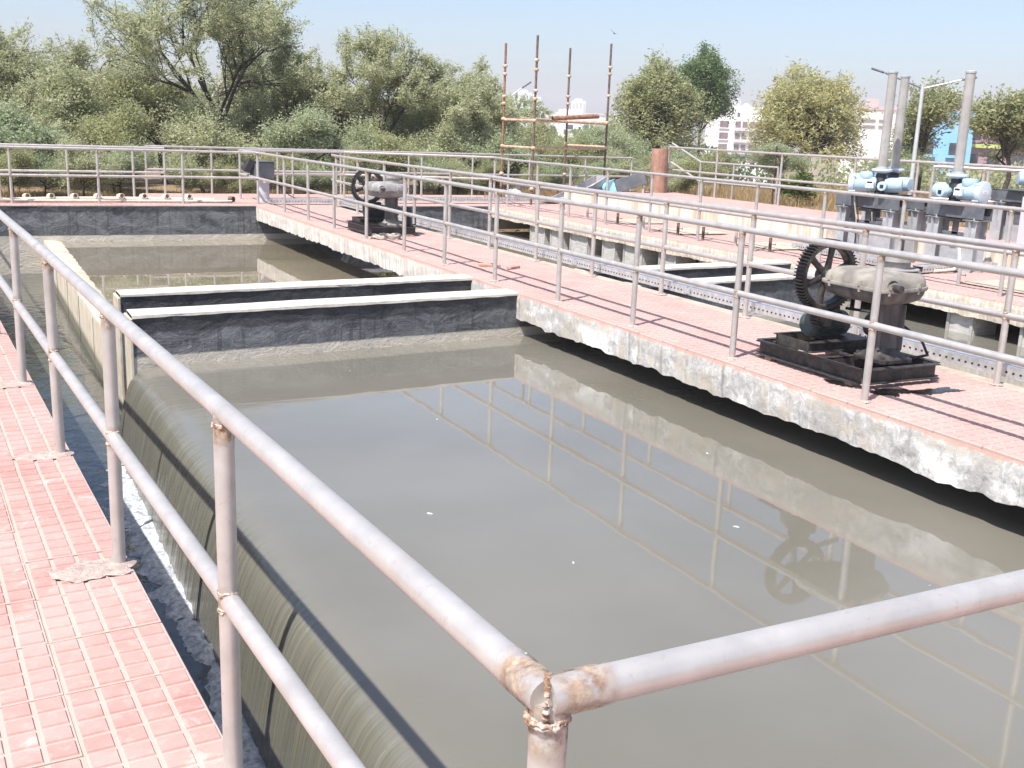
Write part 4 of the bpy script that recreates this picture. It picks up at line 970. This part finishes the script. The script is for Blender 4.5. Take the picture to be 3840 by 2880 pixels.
# grey chute with a dark box and turquoise motor hood
t = thing('chute', (12.9, 21.9, 0), 'sloping grey sheet metal chute below the turquoise motor hood', 'chute')
def slab4(b, pts, th):
    a = [Vector(p) for p in pts]; n = (a[1]-a[0]).cross(a[3]-a[0]).normalized()*th
    b.add([*a, *[p+n for p in a]], [(0,3,2,1),(4,5,6,7),(0,1,5,4),(1,2,6,5),(2,3,7,6),(3,0,4,7)])
for nm, P in (('side_sheet', [(-1.1, -.62, -.05), (.5, -.25, .02), (.55, -.25, .62), (-.25, -.55, .30)]), ('side_sheet', [(-1.1, .0, .0), (.5, .25, .02), (.55, .25, .62), (-.25, .05, .30)]), ('floor_sheet', [(-1.1, -.60, .03), (.5, -.24, .20), (.5, .24, .20), (-1.1, .0, .03)]), ('end_sheet', [(.5, -.25, .02), (.5, .25, .02), (.55, .25, .62), (.55, -.25, .62)])):
    b = MB(); slab4(b, P, .012); b.build(nm, 'sheet_grey', t)
t = thing('hooded_motor', (13.45, 21.5, .02), 'turquoise hooded motor with a long dark box tilted above the chute', 'motor', None, math.radians(-40))
R = Matrix.Rotation(-.35, 3, 'Y')
b = MB(); b.cbox(R@Vector((.62, 0, .30)), (.72, .30, .30), R, .01); b.build('box', 'box_grey', t)
b = MB(); rg = []
for xx, s_ in ((-.05, .10), (.0, .15), (.10, .175), (.22, .185), (.26, .18)): rg.append([tuple(R@Vector((xx, s_*math.copysign(abs(math.cos(a))**.6, math.cos(a)), .30+s_*math.copysign(abs(math.sin(a))**.6, math.sin(a))))) for a in [2*PI*i/20 for i in range(20)]])
b.loft(rg); b.build('hood', 'teal_tarp', t, True)
b = MB(); b.box(.25, .30, -.12, .12, -.25, .20); b.box(.75, .80, -.12, .12, -.25, .36); b.build('stand', 'sheet_grey', t)
# white bundle and straw at the foot of the scaffold
b = MB(); b.ball((0, 0, .13), .17, 14, (1.2, .9, .8), .12); o = b.build('sack', 'sack', None, True); o.location = (11.35, 22.3, 0)
tag(o, 'crumpled white sack on the back walkway under the scaffold', 'sack')
rng = np.random.default_rng(5)
def blades(name, n, cx, cy, sx, sy, z, h, wd, mat, zf=None):
    x = cx+rng.normal(0, 1, n)*sx; y = cy+rng.normal(0, 1, n)*sy
    zz = np.full(n, z) if zf is None else np.array([zf(a, c_) for a, c_ in zip(x, y)])
    a = rng.uniform(0, 2*PI, n); hh = h*rng.uniform(.4, 1.2, n); lean = rng.normal(0, .45, (n, 2))*hh[:, None]
    dx, dy = np.cos(a)*wd, np.sin(a)*wd
    V = np.stack([np.stack([x-dx, y-dy, zz-.02], 1), np.stack([x+dx, y+dy, zz-.02], 1), np.stack([x+lean[:, 0], y+lean[:, 1], zz+hh], 1)], 1).reshape(-1, 3)
    me = bpy.data.meshes.new(name); me.vertices.add(3*n); me.vertices.foreach_set('co', V.ravel()); me.loops.add(3*n); me.polygons.add(n)
    me.loops.foreach_set('vertex_index', np.arange(3*n)); me.polygons.foreach_set('loop_start', np.arange(n)*3); me.polygons.foreach_set('loop_total', np.full(n, 3)); me.update(); me.validate()
    return link(name, me, mat)
tag(blades('straw_heap', 2500, 12.1, 22.9, .45, .25, .02, .22, .006, 'grass_dry'), 'heap of dry straw on the back walkway behind the scaffold', 'straw', kind='stuff')
b = MB(); b.box(-.9, .9, -.14, .14, 0, .10); o = b.build('dark_duct', 'box_grey'); o.location = (12.9, 23.4, .2); tag(o, 'dark flat duct lying behind the scaffold', 'duct')

# ------------------------------------------------------------------ things on the back walkway, left
t = thing('pipe_manifold', (2.2, 21.75, 0), 'cream plastic pipe with a row of short stubs lying on the back walkway', 'pipe')
b = MB(); b.path([(-1.55, -.32, .04), (-.8, -.10, .045), (.2, .02, .045), (1.3, -.06, .045), (2.2, -.20, .04)], .038, 12); b.build('header', 'pvc', t, True)
for i in range(8):
    xx = -1.15+i*.41; yy = -.15+.14*math.sin((xx+1.5)*.9)
    b = MB(); R = Vector((.25, -.97, .12)); b.lathe([(.042, -.09), (.050, -.08), (.050, .08), (.040, .08), (.040, -.02), (0, -.02)], o=(xx, yy, .095), ax=R, n=14); b.build('stub', 'pvc', t, True)
b = MB(); b.path([(-1.7, -.40, .03), (.3, -.30, .03), (2.5, -.42, .03)], .024, 10); b.build('thin_pipe', 'pvc', t, True)
b = MB(); b.lathe([(.045, -.05), (.055, -.05), (.055, .05), (.045, .05), (.045, -.05)], o=(4.75, 21.6, .056), ax=(.5, -.8, 0), n=16)
tag(b.build('pipe_ring', 'rust_dark', None, True), 'small dark pipe ring lying on the back walkway', 'pipe ring')
t = thing('control_box', (5.44, 21.82, 0), 'dark grey control box on a pale round pedestal at the walkway corner', 'control box')
b = MB(); b.lathe([(0, 0), (.13, 0), (.13, .03), (.115, .035), (.115, .36), (.16, .37), (.16, .43), (0, .43)], n=28); b.build('pedestal', 'grey_pvc', t, True)
b = MB(); b.cbox((-.02, 0, .62), (.40, .30, .32), Matrix.Rotation(.3, 3, 'Z'), .015); bx_ = b.build('box', 'box_grey', t)
b = MB(); b.cbox((-.02, -.0, .79), (.43, .33, .02), Matrix.Rotation(.3, 3, 'Z'), .005); b.build('lid', 'steel_dark', bx_)
b = MB(); b.cbox((-.30, -.02, .70), (.14, .20, .26), Matrix.Rotation(.5, 3, 'Y'), .01); b.build('bracket', 'black_plastic', t)
b = MB(); b.path([(.15, 0, .38), (.35, .05, .30), (.55, .1, .12), (.75, .05, .015)], .010, 6); b.build('cable', 'black_plastic', t, True)

# ------------------------------------------------------------------ trees
def rotv(d, ang, az):
    u, v = basis(d); return (Vector(d)*math.cos(ang)+(u*math.cos(az)+v*math.sin(az))*math.sin(ang)).normalized()
def tree_data(seed, height, rad, trunk, kids, levels, up, ang, lean=(0, 0), tr=.11, wander=.22, dome=0):
    R = random.Random(seed); segs = []; twigs = []
    def grow(p, d, L, r, lev):
        n = 4 if lev < 2 else 3; path = [p]; d = Vector(d)
        for i in range(n):
            d = (d+Vector((R.gauss(0, wander), R.gauss(0, wander), R.gauss(0, wander*.6)+up[min(lev, len(up)-1)]))).normalized()
            p2 = path[-1]+d*L/n; r0 = r*(1-.5*i/n); r1 = r*(1-.5*(i+1)/n)
            segs.append((path[-1], p2, r0, r1, lev)); path.append(p2)
        if lev >= levels-1: twigs.append((path[0], path[-1]))
        if lev == levels: return
        for k in range(kids[min(lev, len(kids)-1)]):
            f = R.uniform(.35, 1) if lev else R.uniform(.55, 1)
            i = min(n-1, int(f*n)); q = path[i].lerp(path[i+1], f*n-i)
            dd = rotv(d, R.uniform(*ang), R.uniform(0, 2*PI))
            if dd.z < -.15: dd.z *= -.3; dd.normalize()
            grow(q, dd, L*R.uniform(.58, .82), r*R.uniform(.42, .58), lev+1)
    grow(Vector((0, 0, 0)), Vector((lean[0], lean[1], 1)).normalized(), trunk, tr, 0)
    S = np.array([(*a, *b_) for a, b_, *_ in segs]).reshape(-1, 2, 3); T = np.array([(*a, *b_) for a, b_ in twigs]).reshape(-1, 2, 3)
    zmax = T[:, :, 2].max(); rr = np.percentile(np.hypot(T[:, 1, 0], T[:, 1, 1]), 93)
    k = np.array([rad/rr, rad/rr, height/zmax])
    S, T = S*k, T*k
    if lean == (0, 0):
        c_ = T[:, :, :2].mean((0, 1)); zc = T[:, :, 2].mean()
        for q in (S, T): q[:, :, :2] -= c_*np.clip(q[:, :, 2:]/zc, 0, 1.2)
    if dome:
        g = np.random.default_rng(seed); m = 1500; d = g.normal(0, 1, (m, 3)); d /= np.linalg.norm(d, axis=1)[:, None]; d[:, 2] = np.where(d[:, 2] < -.35, -d[:, 2], d[:, 2])
        lump = 1+.16*np.sin(d[:, 0]*5+seed)*np.cos(d[:, 1]*4-seed)+.10*np.sin(d[:, 2]*9+d[:, 0]*7)+g.normal(0, .05, m)
        r_ = g.uniform(.35, 1, m)**.45*lump; c0 = np.array([0, 0, height*dome]); ax = np.array([rad, rad, height*(1-dome)])
        p1 = c0+d*ax*r_[:, None]; dd = d*.6+g.normal(0, .5, (m, 3)); p0 = p1-dd*.30
        T = np.stack([p0, p1], 1)
        S2 = np.stack([c0*.75+(p0-c0*.75)*.35, p0], 1)[::4]; S = np.concatenate([S, S2])
        ex = np.array([(.022, .008, 3.0)]*len(S2)); return S, np.concatenate([np.array([(s[2], s[3], s[4]) for s in segs]), ex]), T
    return S, np.array([(s[2], s[3], s[4]) for s in segs]), T
def leaf_mesh(name, T, n, L, W, spread, seed, drop=0.0, flat=.6, tilt=.8):
    g = np.random.default_rng(seed); i = g.integers(0, len(T), n); f = g.uniform(.0, 1.1, n)[:, None]
    p = T[i, 0]*(1-f)+T[i, 1]*f+g.normal(0, spread, (n, 3))
    if drop: p[:, 2] -= np.abs(g.normal(0, drop, n))
    d = T[i, 1]-T[i, 0]; d /= np.linalg.norm(d, axis=1)[:, None]+1e-9
    a = d*.6+g.normal(0, 1, (n, 3))*.7; a[:, 2] *= flat; a /= np.linalg.norm(a, axis=1)[:, None]
    up_ = g.normal(0, 1, (n, 3))*tilt+np.array([0, 0, 1.0]); q = np.cross(a, up_); q /= np.linalg.norm(q, axis=1)[:, None]+1e-9
    s = g.uniform(.6, 1.35, n)[:, None]; a = a*L*s/2; q = q*W*s/2
    V = np.stack([p-a, p+q, p+a, p-q], 1).reshape(-1, 3)
    me = bpy.data.meshes.new(name); me.vertices.add(4*n); me.vertices.foreach_set('co', V.astype(np.float32).ravel())
    me.loops.add(4*n); me.polygons.add(n); me.loops.foreach_set('vertex_index', np.arange(4*n))
    me.polygons.foreach_set('loop_start', np.arange(n)*4); me.polygons.foreach_set('loop_total', np.full(n, 4)); me.update()
    return me
def wood_mesh(name, S, rad, minr=.006, maxlev=9):
    b = MB()
    for (p, q), (r0, r1, lev) in zip(S, rad):
        if lev > maxlev: continue
        b.tube(p, q, max(r0, minr), 7 if lev < 2 else 4, max(r1, minr), False)
    me = bpy.data.meshes.new(name); me.from_pydata(b.v, [], b.f)
    me.polygons.foreach_set('use_smooth', np.ones(len(me.polygons), bool)); return me
TREES = {}
def plant(key, name, label, cat, loc, mat, height, rad, n, seed, trunk=.35, kids=(4, 3, 3, 2), levels=4, up=(.0, .06, .05, .02), ang=(.45, 1.0), lean=(0, 0), L=.10, W=.035, spread=.10, tr=.10, rz=0, group=None, drop=0.0, sc=1.0, wander=.22, dome=0):
    if key not in TREES:
        S, rad_, T = tree_data(seed, height, rad, trunk*height, kids, levels, up, ang, lean, tr, wander, dome)
        TREES[key] = (wood_mesh('trunk', S, rad_), leaf_mesh('crown', T, n, L, W, spread, seed, drop))
    wm, lm = TREES[key]
    t = thing(name, loc, label, cat, group, rz); t.scale = (sc, sc, sc)
    a = link('trunk', wm, None, t); c_ = link('crown', lm, None, t)
    if not wm.materials: wm.materials.append(M['bark'])
    if not lm.materials: lm.materials.append(M[mat])
    return t
def gz(x, y): return ground_z(x, y)-.05
ac = dict(kids=(5, 4, 3, 3, 3), levels=5, ang=(.35, .90), L=.085, W=.027)
plant('A', 'acacia_tree', 'tallest feathery acacia with a dark forked trunk behind the back walkway', 'tree', (6.55, 29.3, gz(6.5, 29.3)), 'leaf_olive', 6.1, 3.7, 66000, 11, trunk=.40, lean=(.05, 0), spread=.065, tr=.10, **ac)
plant('B', 'acacia_tree', 'feathery acacia at the left edge behind the back walkway', 'tree', (.7, 30.2, gz(.7, 30.2)), 'leaf_olive', 4.9, 3.1, 52000, 23, trunk=.34, spread=.065, **ac)
plant('C', 'acacia_tree', 'rounded acacia behind the farther gear drive', 'tree', (10.2, 28.3, gz(10, 28.3)), 'leaf_olive', 4.4, 2.5, 54000, 37, trunk=.32, spread=.065, **ac)
plant('D', 'acacia_tree', 'lower acacia just left of the scaffold tower', 'tree', (12.9, 28.4, gz(12.9, 28.4)), 'leaf_olive', 3.9, 2.6, 50000, 41, trunk=.32, spread=.065, **ac)
plant('B', 'acacia_tree', 'second feathery acacia from the left, in front of the tall one', 'tree', (3.6, 31.5, gz(3.6, 31.5)), 'leaf_olive', 0, 0, 0, 0, rz=2.1, sc=.93)
plant('C', 'acacia_tree', 'acacia close to the right of the tallest trunk', 'tree', (8.3, 30.0, gz(8.3, 30.0)), 'leaf_olive', 0, 0, 0, 0, rz=1.2, sc=.90)
sh = dict(kids=(6, 4, 3), levels=3, ang=(.5, 1.25), L=.07, W=.030)
plant('S1', 'shrub', None, 'shrub', (-1.2, 26.6, gz(-1.2, 26.6)), 'leaf_olive', 2.3, 1.5, 30000, 51, trunk=.28, spread=.13, tr=.05, **sh)
plant('S2', 'shrub', None, 'shrub', (1.0, 25.9, gz(1, 25.9)), 'leaf_dark', 2.0, 1.5, 31000, 57, trunk=.25, spread=.13, tr=.05, **sh)
plant('S3', 'shrub', None, 'shrub', (3.2, 27.0, gz(3.2, 27)), 'leaf_mixed', 2.2, 1.4, 30000, 63, trunk=.25, spread=.13, tr=.05, **sh)
row = [('S1', 5.3, 26.8, 1.0), ('S2', 7.7, 26.3, 1.0), ('S3', 9.4, 26.0, .9), ('S1', 11.2, 26.4, .9), ('S2', 13.0, 26.2, .85), ('S3', 15.2, 27.2, .8), ('S2', -2.6, 29.0, 1.3), ('S1', 2.2, 29.0, 1.25), ('S3', 4.9, 30.0, 1.35), ('S2', 12.2, 30.0, 1.25),
       ('S1', 14.6, 30.5, 1.1), ('S2', 17.4, 29.6, .9), ('S1', 7.2, 32.5, 1.5), ('S2', 9.8, 33.0, 1.5), ('S3', 1.0, 34.0, 1.6), ('S3', 17.2, 33, 1.0), ('S1', 19.2, 31.5, .95), ('S2', 21.0, 33.5, 1.0), ('S3', 20.8, 30.2, .7), ('S1', 16.6, 26.0, .6), ('S2', 18.6, 26.6, .6), ('S3', -.3, 24.9, .55), ('S2', 1.6, 24.8, .5), ('S1', 4.6, 25.5, .5), ('S3', 6.6, 25.3, .55), ('S1', 8.5, 25.2, .6), ('S2', 10.2, 25.2, .55), ('S3', 12.0, 25.2, .5), ('S1', -2.2, 25.6, .8), ('S2', 14.0, 25.4, .5), ('S1', -1.9, 24.1, .6), ('S2', -.4, 23.9, .5), ('S3', .9, 24.0, .55), ('S1', 2.3, 24.1, .6), ('S2', 3.1, 25.2, .6), ('S3', 5.6, 25.0, .45), ('S2', 7.4, 24.95, .45), ('S1', 11.2, 25.0, .45), ('S3', 13.2, 24.95, .45), ('S2', 15.3, 25.3, .5), ('S1', 17.6, 24.9, .5)]
for i, (kk, x, y, s_) in enumerate(row): plant(kk, 'shrub', None, 'shrub', (x, y, gz(x, y)), None, 0, 0, 0, 0, rz=i*1.37, sc=s_)
for o in [o for o in COL.objects if o.name.startswith('shrub')]:
    if o.location.y < 25.8: o['label'] = 'low leafy bush close behind the rear railing of the back walkway'; o['group'] = 'low bushes behind the back railing'
    else: o['label'] = 'taller bushy shrub in the thicket among the acacias'; o['group'] = 'shrubs among the acacias'
yl = dict(kids=(6, 4, 4, 3), levels=4, ang=(.40, 1.05), L=.15, W=.05)
plant('Y1', 'yellowing_tree', 'large round yellow-green tree left of the gate actuators', 'tree', (29.9, 33.6, gz(29.9, 33.6)), 'leaf_yellow', 4.75, 2.35, 27000, 71, trunk=.24, spread=.10, dome=.46, **yl)
plant('Y2', 'yellowing_tree', 'yellow-green tree behind the rusty standpipe', 'tree', (23.6, 34.7, gz(23.6, 34.7)), 'leaf_mixed', 4.5, 1.65, 20000, 73, trunk=.28, spread=.10, dome=.5, **yl)
plant('G1', 'green_tree', 'dense dark green tree beside the white apartment block', 'tree', (32.7, 44.2, gz(32.7, 44.2)), 'leaf_green', 6.6, 1.45, 26000, 79, trunk=.34, spread=.12, dome=.64, **yl)
plant('R1', 'yellowing_tree', 'thin yellowing tree behind the double street lamp', 'tree', (29.4, 27.2, gz(29.4, 27.2)), 'leaf_mixed', 4.0, 1.75, 11000, 83, trunk=.3, spread=.13, **yl)
plant('R2', 'yellowing_tree', 'thin yellowing tree at the right edge in front of the mauve building', 'tree', (29.6, 24.0, gz(29.6, 24.0)), 'leaf_mixed', 4.6, 1.9, 11000, 89, trunk=.3, spread=.13, **yl)
plant('S2', 'low_bush', 'low dark bush under the large yellow-green tree', 'bush', (26.3, 30.8, gz(26.3, 30.8)), None, 0, 0, 0, 0, rz=.4, sc=.8)
plant('S1', 'low_bush', 'low bush beside the white apartment block, left of the large yellow-green tree', 'bush', (25.6, 33.2, gz(25.6, 33.2)), None, 0, 0, 0, 0, rz=2.4, sc=.62)
plant('S3', 'low_bush', 'low bush behind the raised platform next to the rusty standpipe', 'bush', (18.2, 24.6, gz(18.2, 24.6)), None, 0, 0, 0, 0, rz=1.4, sc=.62)
plant('S2', 'low_bush', 'bush behind the gates below the thin yellowing trees', 'bush', (28.3, 27.0, gz(28.3, 27.0)), None, 0, 0, 0, 0, rz=3.4, sc=.8)
plant('W1', 'green_bush', 'small bright green weed behind the raised platform railing', 'bush', (17.2, 19.4, gz(17.2, 19.4)), 'leaf_bright', .75, .55, 2600, 91, trunk=.2, kids=(6, 4), levels=2, ang=(.4, 1.1), L=.09, W=.05, spread=.07, tr=.02)
def far_wood(name, label, n, cx, cy, sx, sy, z, h, mat, seed):
    g = np.random.default_rng(seed); m = n
    c_ = np.stack([cx+g.uniform(-sx, sx, 60), cy+g.uniform(-sy, sy, 60), z+g.uniform(.2, 1, 60)*h], 1); i = g.integers(0, 60, m)
    d = g.normal(0, 1, (m, 3)); d /= np.linalg.norm(d, axis=1)[:, None]; p = c_[i]+d*np.array([2.6, 2.6, 1.9])*g.uniform(.6, 1, m)[:, None]
    a = g.normal(0, 1, (m, 3)); a /= np.linalg.norm(a, axis=1)[:, None]; q = np.cross(a, g.normal(0, 1, (m, 3))); q /= np.linalg.norm(q, axis=1)[:, None]
    V = np.stack([p-a*.22, p+q*.13, p+a*.22, p-q*.13], 1).reshape(-1, 3)
    me = bpy.data.meshes.new(name); me.vertices.add(4*m); me.vertices.foreach_set('co', V.astype(np.float32).ravel()); me.loops.add(4*m); me.polygons.add(m)
    me.loops.foreach_set('vertex_index', np.arange(4*m)); me.polygons.foreach_set('loop_start', np.arange(m)*4); me.polygons.foreach_set('loop_total', np.full(m, 4)); me.update()
    tag(link(name, me, mat), label, 'woodland', kind='stuff')
far_wood('far_woodland', 'hazy green woodland far behind the scaffold', 26000, 45, 78, 17, 7, -6, 6.5, 'leaf_green', 3)
far_wood('far_woodland', 'dark woodland behind the acacias on the left', 26000, 4, 50, 22, 5, -3.5, 5.0, 'leaf_dark', 4)
far_wood('far_woodland', 'woodland in front of the white buildings at the right', 20000, 74, 62, 10, 12, -7, 6.0, 'leaf_mixed', 6)
# dry grass
tag(blades('dry_grass', 16000, 18.6, 17.5, 2.2, 4.5, 0, .32, .008, 'grass_dry', ground_z), 'dry straw coloured grass on the bank behind the raised platform', 'grass', kind='stuff')
tag(blades('dry_grass', 9000, 6.0, 25.4, 6.5, .6, 0, .28, .007, 'grass_dry', ground_z), 'dry grass along the foot of the thicket behind the back walkway', 'grass', kind='stuff')
tag(blades('dry_grass', 9000, 24, 26, 4, 4, 0, .35, .010, 'grass_dry', ground_z), 'dry grass in front of the yellowing trees', 'grass', kind='stuff')

# ------------------------------------------------------------------ lamps
t = thing('street_lamp', (26.35, 24.6, gz(26.35, 24.6)), 'grey double-armed street lamp behind the gate actuators', 'street lamp')
zz = 3.32-t.location.z
b = MB(); b.tube((0, 0, 0), (0, 0, zz+.05), .075, 12, .055); b.build('pole', 'lamp_grey', t, True)
for (dx, dy, dz) in ((-1.0, 1.06, .45), (.95, -1.0, .25)):
    b = MB(); b.tube((0, 0, zz-.08), (dx*.78, dy*.78, zz+dz*.80), .026, 8); b.build('arm', 'lamp_grey' if dx > 0 else 'lamp_dark', t, True)
    b = MB(); d = Vector((dx, dy, dz)).normalized(); u = Vector((-d.y, d.x, 0)).normalized(); R = Matrix((d, u, d.cross(u))).transposed()
    b.cbox(Vector((dx*.93, dy*.93, zz+dz*.95)), (.42, .17, .06), R, .02); b.build('lamp_head', 'lamp_dark', t)
t = thing('street_lamp', (26.9, 53.9, gz(26.9, 53.9)), 'single street lamp behind the acacias, left of the scaffold', 'street lamp')
zz = 3.2-t.location.z
b = MB(); b.tube((0, 0, 0), (0, 0, zz), .09, 10, .06); b.build('pole', 'lamp_grey', t, True)
b = MB(); b.tube((0, 0, zz-.05), (.62, -.31, zz+.50), .035, 8); b.build('arm', 'lamp_grey', t, True)
b = MB(); b.cbox((.85, -.43, zz+.68), (.60, .22, .09), Matrix.Rotation(-.46, 3, 'Z')@Matrix.Rotation(-.6, 3, 'Y'), .03); b.build('lamp_head', 'lamp_dark', t)
# bird
b = MB(); b.ball((0, 0, 0), .10, 8, (2.0, .7, .7)); 
b.add([(.05, .05, .02), (-.12, .05, .02), (-.2, .45, .26), (-.05, .5, .28)], [(0, 1, 2, 3)]); b.add([(.05, -.05, .02), (-.12, -.05, .02), (-.1, -.4, .10), (.0, -.42, .10)], [(0, 1, 2, 3)])
o = b.build('bird', 'bird_brown'); o.location = (31.6, 51.0, 6.67); o.rotation_euler = (.3, 0, .6); o.scale = (.5, .5, .5)
tag(o, 'small bird flying in the sky above the scaffold', 'bird')

# ------------------------------------------------------------------ far buildings
def building(name, label, cat, cx, cy, z0, w_, d_, h, face, mat, wins=(), roofs=(), extra=()):
    """front (local -y) looks along `face`; wins: (x0, x1, z0, z1, material, depth)"""
    t = thing(name, (cx, cy, z0), label, cat, None, face)
    b = MB(); b.box(-w_/2, w_/2, 0, d_, 0, h); wl = b.build('wall', mat, t)
    for (x0, x1, a, c_, mt) in wins:
        b = MB(); b.box(x0, x1, -.12, .2, a, c_); wn = b.build('window', mt, t)
        b = MB(); b.box(x0-.25, x1+.25, -.45, -.121, a-.28, a-.02); b.build('sill', mat, wn)
    for (x0, x1, y0, y1, a, c_, mt, nm) in extra:
        b = MB(); b.box(x0, x1, y0, y1, a, c_); b.build(nm, mt, t)
    return t
def facing(x, y): return math.atan2(-x, y)+0.0      # local -y towards the camera
# white apartment block (about 330 m away)
x, y = 205.0, 259.0
win = []
for r, zz in enumerate((18.2, 14.9, 11.6, 8.3)):
    for (a, c_) in ((-5.4, -2.9), (-.9, .6), (1.1, 2.4), (3.3, 5.9)): win.append((a, c_, zz-1.0, zz+.9, 'window_brown'))
building('apartment_block', 'white apartment block with small dark windows behind the dark green tree', 'building', x, y, -13.5, 19, 16, 19.8, facing(x, y), 'white_paint', win,
         extra=[(-9.5, 12, 2, 16, 19.8, 23.4, 'white_paint', 'penthouse'), (-.6, .2, 1.9, 1.99, 20.4, 21.6, 'window_dark', 'opening'), (-1.3, 6.4, -1.0, -.46, 13.1, 14.0, 'white_shade', 'balcony'), (-1.3, 6.4, -1.0, -.46, 9.8, 10.7, 'white_shade', 'balcony'), (-1.3, 6.4, -1.0, -.46, 16.4, 17.3, 'white_shade', 'balcony'), (6.6, 9.4, -3.5, 0, 0, 19.0, 'white_paint', 'stair_tower')])
x, y = 240.0, 236.0
building('white_hall', 'plain white hall behind the large yellow-green tree', 'building', x, y, -13.5, 24, 14, 18.0, facing(x, y), 'white_paint')
x, y = 259.0, 231.0
building('white_tower', 'white stepped tower block right of the large yellow-green tree', 'building', x, y, -13.5, 7, 12, 26.5, facing(x, y), 'white_paint', [(-2.5, 2.5, a, a+.5, 'window_dark') for a in (22.5, 24.0)], extra=[(-3.5, 1.4, 1, 11, 26.5, 30.5, 'white_paint', 'penthouse'), (-3.5, 3.5, -.5, 0, 12, 21, 'blue_paint', 'blue_panel')])
x, y = 420.0, 424.0
hb = building('hotel_block', 'pale block with a pink roof and rows of balconies beside the clear tubes', 'building', x, y, -14, 24, 20, 31, facing(x, y), 'cream_paint', [],
         extra=[(-12.5, 12.5, -.6, 20.6, 31, 33, 'pink_roof', 'roof'), (-3, 3, 4, 12, 33, 36.5, 'pink_roof', 'roof_house')]+[(-11+i*7.6, -5.2+i*7.6, -.5, .1, 4+3*j, 5.1+3*j, 'window_brown', 'balcony') for i in range(3) for j in range(8)])
# distant towers
def tower(label, px, py, D_, w_, h, mat, n, name='tower_block', stripes=True):
    t = thing(name, (px, py, -14), label, 'building', None, facing(px, py))
    b = MB(); b.box(-w_/2, w_/2, 0, w_*.8, 0, h); b.build('wall', mat, t)
    b = MB(); b.box(-w_*.3, w_*.25, w_*.2, w_*.6, h, h+w_*.14); b.build('roof_house', mat, t)
    if stripes:
        for i in range(n):
            xx = -w_/2+w_*(i+.5)/n
            b = MB(); b.box(xx-w_*.16/n*1.6, xx+w_*.16/n*1.6, -.4, .1, h*.1, h*.96); b.build('window_strip', 'white_shade', t)
TW = [(394, 809, 9, 31), (404, 805, 12, 34), (412, 800, 15, 43), (420, 797, 13, 40), (352, 606, 9, 33)]
for i, (x, y, w_, h) in enumerate(TW):
    tower(['pale far tower leftmost in the skyline left of the scaffold', 'pale far tower second from the left in the skyline', 'tallest pale far tower in the skyline between the first scaffold posts', 'pale far tower rightmost of the left skyline group', 'narrow pale far tower behind the third scaffold post'][i], x, y, 0, w_, h, 'white_paint', 4)
for i in range(6):
    f = i/5; x, y = 604+34*f, 797-28*f
    tower(['first from left', 'second from left', 'third from left', 'fourth from left', 'fifth from left', 'last'][i]+' of the far towers left of the big yellow-green tree', x, y, 0, 7.5, 40+6*(i % 3 == 2)+2*(i % 2), 'white_paint', 3)
for i in range(9):
    f = i/8; x, y = 418+34*f, 797-19*f; g_ = random.Random(i)
    t = thing('far_house', (x, y, -14), ['first', 'second', 'third', 'fourth', 'fifth', 'sixth', 'seventh', 'eighth', 'ninth'][i]+' from the left of the low pale far houses seen through the scaffold', 'building', None, facing(x, y))
    ww = g_.uniform(5, 9); hh = g_.uniform(24, 30)
    b = MB(); b.box(-ww/2, ww/2, 0, 8, 0, hh); b.build('wall', 'white_paint' if i % 3 else 'cream_paint', t)
    b = MB(); b.box(-ww*.2, ww*.3, 2, 5, hh, hh+g_.uniform(1, 3)); b.build('roof_house', 'white_paint', t)
    b = MB(); b.box(-ww*.35, ww*.35, -.2, .1, hh-4, hh-2.5); b.build('window_band', 'white_shade', t)
x, y = 160.0, 268.0
building('roof_terrace_house', 'white house with a railed roof terrace behind the scaffold', 'building', x, y, -13.5, 17, 14, 18.6, facing(x, y), 'white_paint', [(-6.5, -5, 15, 16.3, 'window_dark'), (-2, -.6, 15, 16.5, 'window_dark')], extra=[(-8, -3, 3, 8, 18.6, 20.6, 'white_paint', 'roof_house'), (-2, 8, 0, .3, 19.4, 19.6, 'white_shade', 'terrace_rail')])
x, y = 92.0, 158.0
building('cream_house', 'cream house among the trees seen through the scaffold', 'building', x, y, -10, 8, 8, 10.6, facing(x, y), 'cream_paint', [(1, 2.4, 7.6, 8.9, 'window_brown')])
# blue and mauve buildings at the right
x, y = 89.5, 80.0
building('blue_building', 'bright blue building behind the thin yellowing trees', 'building', x, y, -9.5, 5.4, 8, 14.3, facing(x, y), 'blue_paint', [(-1.9, -.9, 10.0, 11.2, 'window_dark'), (.6, 1.6, 10.0, 11.2, 'window_dark'), (-1.9, -.9, 6.6, 7.8, 'window_dark')])
x, y = 98.0, 81.0
win = []
for zz in (13.6, 10.4, 7.2, 4.2):
    for a in (-4.6, -2.6, -.4, 2.0): win.append((a, a+1.25, zz-1.0, zz+.75, 'window_dark'))
building('mauve_building', 'mauve building with lime green floor bands at the right edge', 'building', x, y, -10.5, 12, 8, 16.6, facing(x, y)+.25, 'mauve_paint', win, extra=[(-6.1, 6.1, -.5, -.13, z_, z_+.40, 'lime_band', 'floor_band') for z_ in (15.0, 11.8, 8.6, 5.4)])

# ------------------------------------------------------------------ haze over the far land
hm = bpy.data.materials.new('haze'); hm.use_nodes = True; ht = hm.node_tree
for n_ in list(ht.nodes):
    if n_.type != 'OUTPUT_MATERIAL': ht.nodes.remove(n_)
pv = ht.nodes.new('ShaderNodeVolumePrincipled'); pv.inputs['Color'].default_value = (.98, .93, .97, 1); pv.inputs['Density'].default_value = .0008; pv.inputs['Anisotropy'].default_value = .0
ht.links.new(pv.outputs[0], [n_ for n_ in ht.nodes if n_.type == 'OUTPUT_MATERIAL'][0].inputs['Volume'])
b = MB(); b.box(-1300, 1500, -400, 1500, -16, 48); hz = b.build('haze', hm); hz['kind'] = 'stuff'
